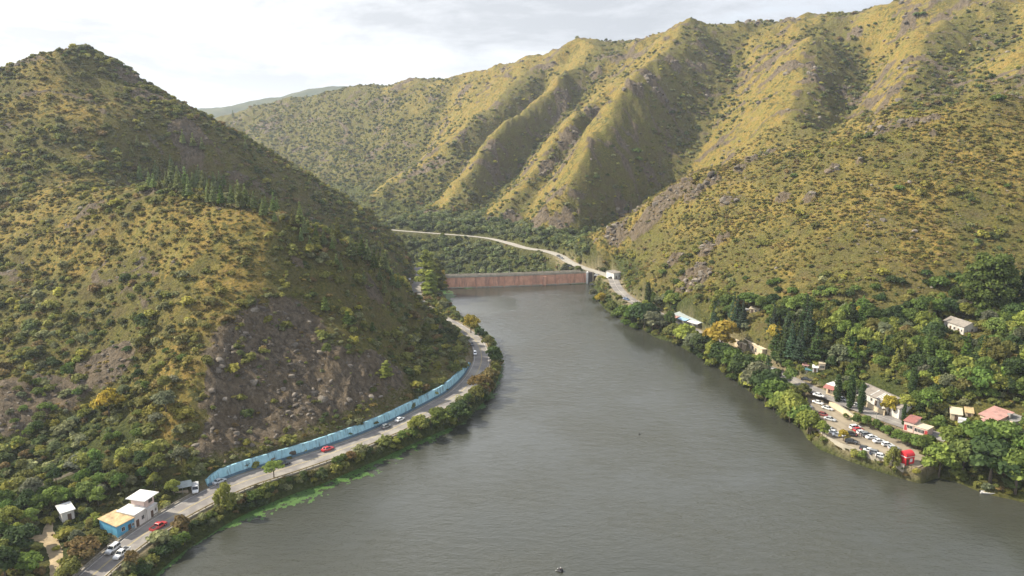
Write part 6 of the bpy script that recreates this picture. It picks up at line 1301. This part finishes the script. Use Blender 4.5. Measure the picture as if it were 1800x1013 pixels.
# ------------------------------------------------------------------ people, float tube, buoy
M['skin'] = simple('skin', (.48, .30, .22), .6); M['hair'] = simple('dark_hair', (.03, .022, .018), .7)
def person(loc, rz, top, legs, label, group=None, pose='stand', hat=None):
    o = empty('person', loc, rz, label, 'person', group); me = bpy.data.meshes.new('body')
    if pose == 'sit': J = {'pel': (0, 0, .12), 'ch': (-.05, 0, .48), 'nk': (-.03, 0, .64), 'hd': (0, 0, .80), 'k1': (.42, .12, .25), 'k2': (.42, -.12, .25), 'f1': (.62, .12, -.1), 'f2': (.62, -.12, -.1), 's1': (-.04, .2, .58), 's2': (-.04, -.2, .58), 'e1': (.1, .27, .36), 'e2': (.1, -.27, .36), 'h1': (.33, .2, .32), 'h2': (.33, -.2, .32)}
    else:
        st = random.uniform(.05, .22); J = {'pel': (0, 0, .92), 'ch': (.01, 0, 1.28), 'nk': (.02, 0, 1.48), 'hd': (.04, 0, 1.62), 'k1': (.05 + st * .3, .1, .5), 'k2': (.03 - st * .3, -.1, .5), 'f1': (st, .11, .05), 'f2': (-st, -.11, .05), 's1': (0, .2, 1.42), 's2': (0, -.2, 1.42), 'e1': (-.05 - st * .3, .26, 1.15), 'e2': (.03 + st * .3, -.26, 1.15), 'h1': (.02 - st * .4, .27, .86), 'h2': (.12 + st * .5, -.27, .88)}
    names = list(J); E = [('pel', 'ch'), ('ch', 'nk'), ('nk', 'hd'), ('pel', 'k1'), ('pel', 'k2'), ('k1', 'f1'), ('k2', 'f2'), ('ch', 's1'), ('ch', 's2'), ('s1', 'e1'), ('s2', 'e2'), ('e1', 'h1'), ('e2', 'h2')]
    me.from_pydata([J[n] for n in names], [(names.index(a), names.index(b)) for a, b in E], []); ob = link('body', me, o)
    RD = {'pel': .14, 'ch': .16, 'nk': .06, 'hd': .11, 'k1': .075, 'k2': .075, 'f1': .05, 'f2': .05, 's1': .07, 's2': .07, 'e1': .05, 'e2': .05, 'h1': .04, 'h2': .04}
    sk = ob.modifiers.new('skin', 'SKIN'); 
    for i, n in enumerate(names): me.skin_vertices[0].data[i].radius = (RD[n], RD[n] * (1.15 if n in ('pel', 'ch') else 1)); 
    me.skin_vertices[0].data[0].use_root = True; sb = ob.modifiers.new('sub', 'SUBSURF'); sb.levels = 1; sb.render_levels = 1
    dg = bpy.context.evaluated_depsgraph_get(); em = bpy.data.meshes.new_from_object(ob.evaluated_get(dg)); ob.modifiers.clear(); em.name = 'body'; ob.data = em
    em.materials.clear(); [em.materials.append(q) for q in (M['skin'], top, legs)]
    nkz, plz = J['nk'][2] - .02, J['pel'][2] + .06
    for po in em.polygons:
        z, y = po.center.z, abs(po.center.y); po.material_index = 0 if z > nkz or (y > .235 and z < J['e1'][2]) else 1 if z > plz and po.center.x < .3 else 2
    h = J['hd']; m = MB(); m.loft([[(h[0] - .015 + r * math.cos(a), h[1] + r * math.sin(a), h[2] + zz) for a in np.linspace(0, 2 * math.pi, 9)[:-1]] for zz, r in ((.0, .122), (.07, .125), (.13, .09), (.155, .03))]); m.build('hat' if hat else 'hair', hat or M['hair'], o)
    return o
CL = {k: simple('cloth_' + k, v, .85) for k, v in {'red': (.4, .04, .05), 'dark': (.03, .03, .04), 'blue': (.06, .1, .22), 'pale': (.6, .58, .54), 'black': (.015, .015, .018)}.items()}
for u, v, tp, lg, rz, lab in [(1514, 770, 'black', 'dark', .5, 'person in black walking past the grey parked car'), (1505, 770, 'red', 'dark', 2., 'person in a red top beside the black car mid-lot'), (1529, 800, 'dark', 'blue', 1., 'person in dark clothes standing at the lakeside row'), (1540, 807, 'black', 'dark', 3., 'person in black at the quay edge near the willow'), (1513, 796, 'red', 'pale', 0., 'person in a red top on the bank beside the small green tree'), (1448, 765, 'dark', 'dark', 1., 'person in dark clothes on the bank above the left row')]:
    p = PZ(u, v, 4.6); person((p[0], p[1], 4.605), rz, CL[tp], CL[lg], lab, 'people in the car park')
bp = PZ(985, 1004, 0)
o = empty('float_tube', (bp[0], bp[1], .06), R(150), 'dark U-shaped float tube with pale tips drifting near the bottom edge', 'float tube')
m = MB(); m.tube([(.95, .48, .08), (.3, .55, .1), (-.4, .45, .12), (-.68, 0, .14), (-.4, -.45, .12), (.3, -.55, .1), (.95, -.48, .08)], [.12, .22, .25, .25, .25, .22, .12], 10); m.build('tube', M['tarp'], o, smooth=True)
for s in (-1, 1): m = MB(); m.tube([(.93, s * .485, .08), (1.15, s * .45, .09)], [.13, .05], 8); m.build('tip', M['whiter'], o)
m = MB(); m.box(-.45, .25, -.3, .3, .12, .2); m.build('seat', M['tarp'], o); m = MB(); m.box(-.55, -.43, -.3, .3, .203, .72); m.build('backrest', M['tarp'], o)
person((bp[0] + .05, bp[1], .2), R(150), CL['dark'], CL['dark'], 'person in dark clothes and white cap sitting in the float tube', None, 'sit', M['whiter'])
p = PZ(1124, 764, 0); o = empty('buoy', (p[0], p[1], 0), 0, 'small dark buoy alone on the open water', 'buoy'); m = MB(); m.loft([[(r * math.cos(a), r * math.sin(a), z) for a in np.linspace(0, 2 * math.pi, 13)[:-1]] for z, r in ((-.3, .1), (-.1, .34), (.15, .36), (.35, .2), (.4, .06))]); m.build('float', M['black'], o, smooth=True); m = MB(); m.tube([(0, 0, .38), (0, 0, .95)], .04, 6); m.build('pole', M['black'], o)

# ------------------------------------------------------------------ floating algae along the shores
def algae():
    m = MB(); st = .8
    def patch(cx, cy, r):
        pass
    segs = [(lsh, 7.5, lambda u: 5.5 * sstep(380, 450, u) * sstep(800, 640, u) * (1 + .5 * math.sin(u * .03)) + 5.5 * sstep(846, 862, u) * (1 if True else 0))]
    nl = normals2(lsh); cells = {}
    def addline(pl, nrm, wf, sgn, seed):
        d = np.concatenate([[0], np.cumsum(np.linalg.norm(np.diff(pl[:, :2], axis=0), axis=1))]); T_ = np.arange(0, d[-1], .5)
        for t in T_:
            x, y = np.interp(t, d, pl[:, 0]), np.interp(t, d, pl[:, 1]); nx, ny = np.interp(t, d, nrm[:, 0]), np.interp(t, d, nrm[:, 1]); u, v, _ = project(x, y, 0); w = wf(u, v)
            for k in np.arange(-3, w, .5):
                cells[(round((x - sgn * nx * k) / .6), round((y - sgn * ny * k) / .6))] = k / max(w, .1)
    addline(lsh, nl, lambda u, v: (8.5 * float(sstep(370, 450, u)) * float(sstep(860, 640, u)) if v > 720 else 4.0 if v > 640 else 0. if v > 600 else 0) + (1.2 if v > 560 else 10 * float(sstep(548, 512, v))), 1, 0)
    addline(rsf[-7:], normals2(rsf)[-7:], lambda u, v: .8, -1, 1)
    a, b = np.array(DAM_L), np.array(DAM_R); dl = np.array([a + (b - a) * t for t in np.linspace(0, 1, 40)]); addline(dl, normals2(dl), lambda u, v: 7. if u < 830 else (2. + 4 * float(sstep(985, 1020, u))) if u > 965 else 2.4, 1, 2)
    K_ = np.array(list(cells)); f = np.array([cells[tuple(k)] for k in K_]); xx, yy = K_[:, 0] * .6, K_[:, 1] * .6
    nz = fbm(xx, yy, 5, 3, 300) * .9 + fbm(xx, yy, 1.4, 2, 310) * .5; keep = (nz > f * 1.25 - .82); n = 0
    for (x, y), kk in zip(zip(xx, yy), keep):
        if kk:
            j = [random.uniform(-.16, .16) for _ in range(8)]; z = .015 + random.random() * .02
            m.add([(x - .33 + j[0], y - .33 + j[1], z), (x + .33 + j[2], y - .33 + j[3], z), (x + .33 + j[4], y + .33 + j[5], z), (x - .33 + j[6], y + .33 + j[7], z)], [(0, 1, 2, 3)]); n += 1
    o = m.build('algae', M['algae']); tag(o, 'bright green algae floating along the shores of the lake', 'algae', kind='stuff'); print('algae', n)
algae()
# ------------------------------------------------------------------ the air
HAZE = 0.00009
if HAZE:
    m = bpy.data.materials.new('haze'); m.use_nodes = True; nt = m.node_tree; nt.nodes.remove(nt.nodes['Principled BSDF'])
    v = nd(nt, 'ShaderNodeVolumePrincipled', in_Density=HAZE, in_Anisotropy=.3); v.inputs['Color'].default_value = (.80, .88, 1., 1); nt.links.new(v.outputs[0], nt.nodes['Material Output'].inputs['Volume'])
    b = MB(); b.box(-15000, 15000, -3500, 17000, -71.5, 330); tag(b.build('haze', m), 'thin pale haze filling the valley air', 'haze', kind='stuff')
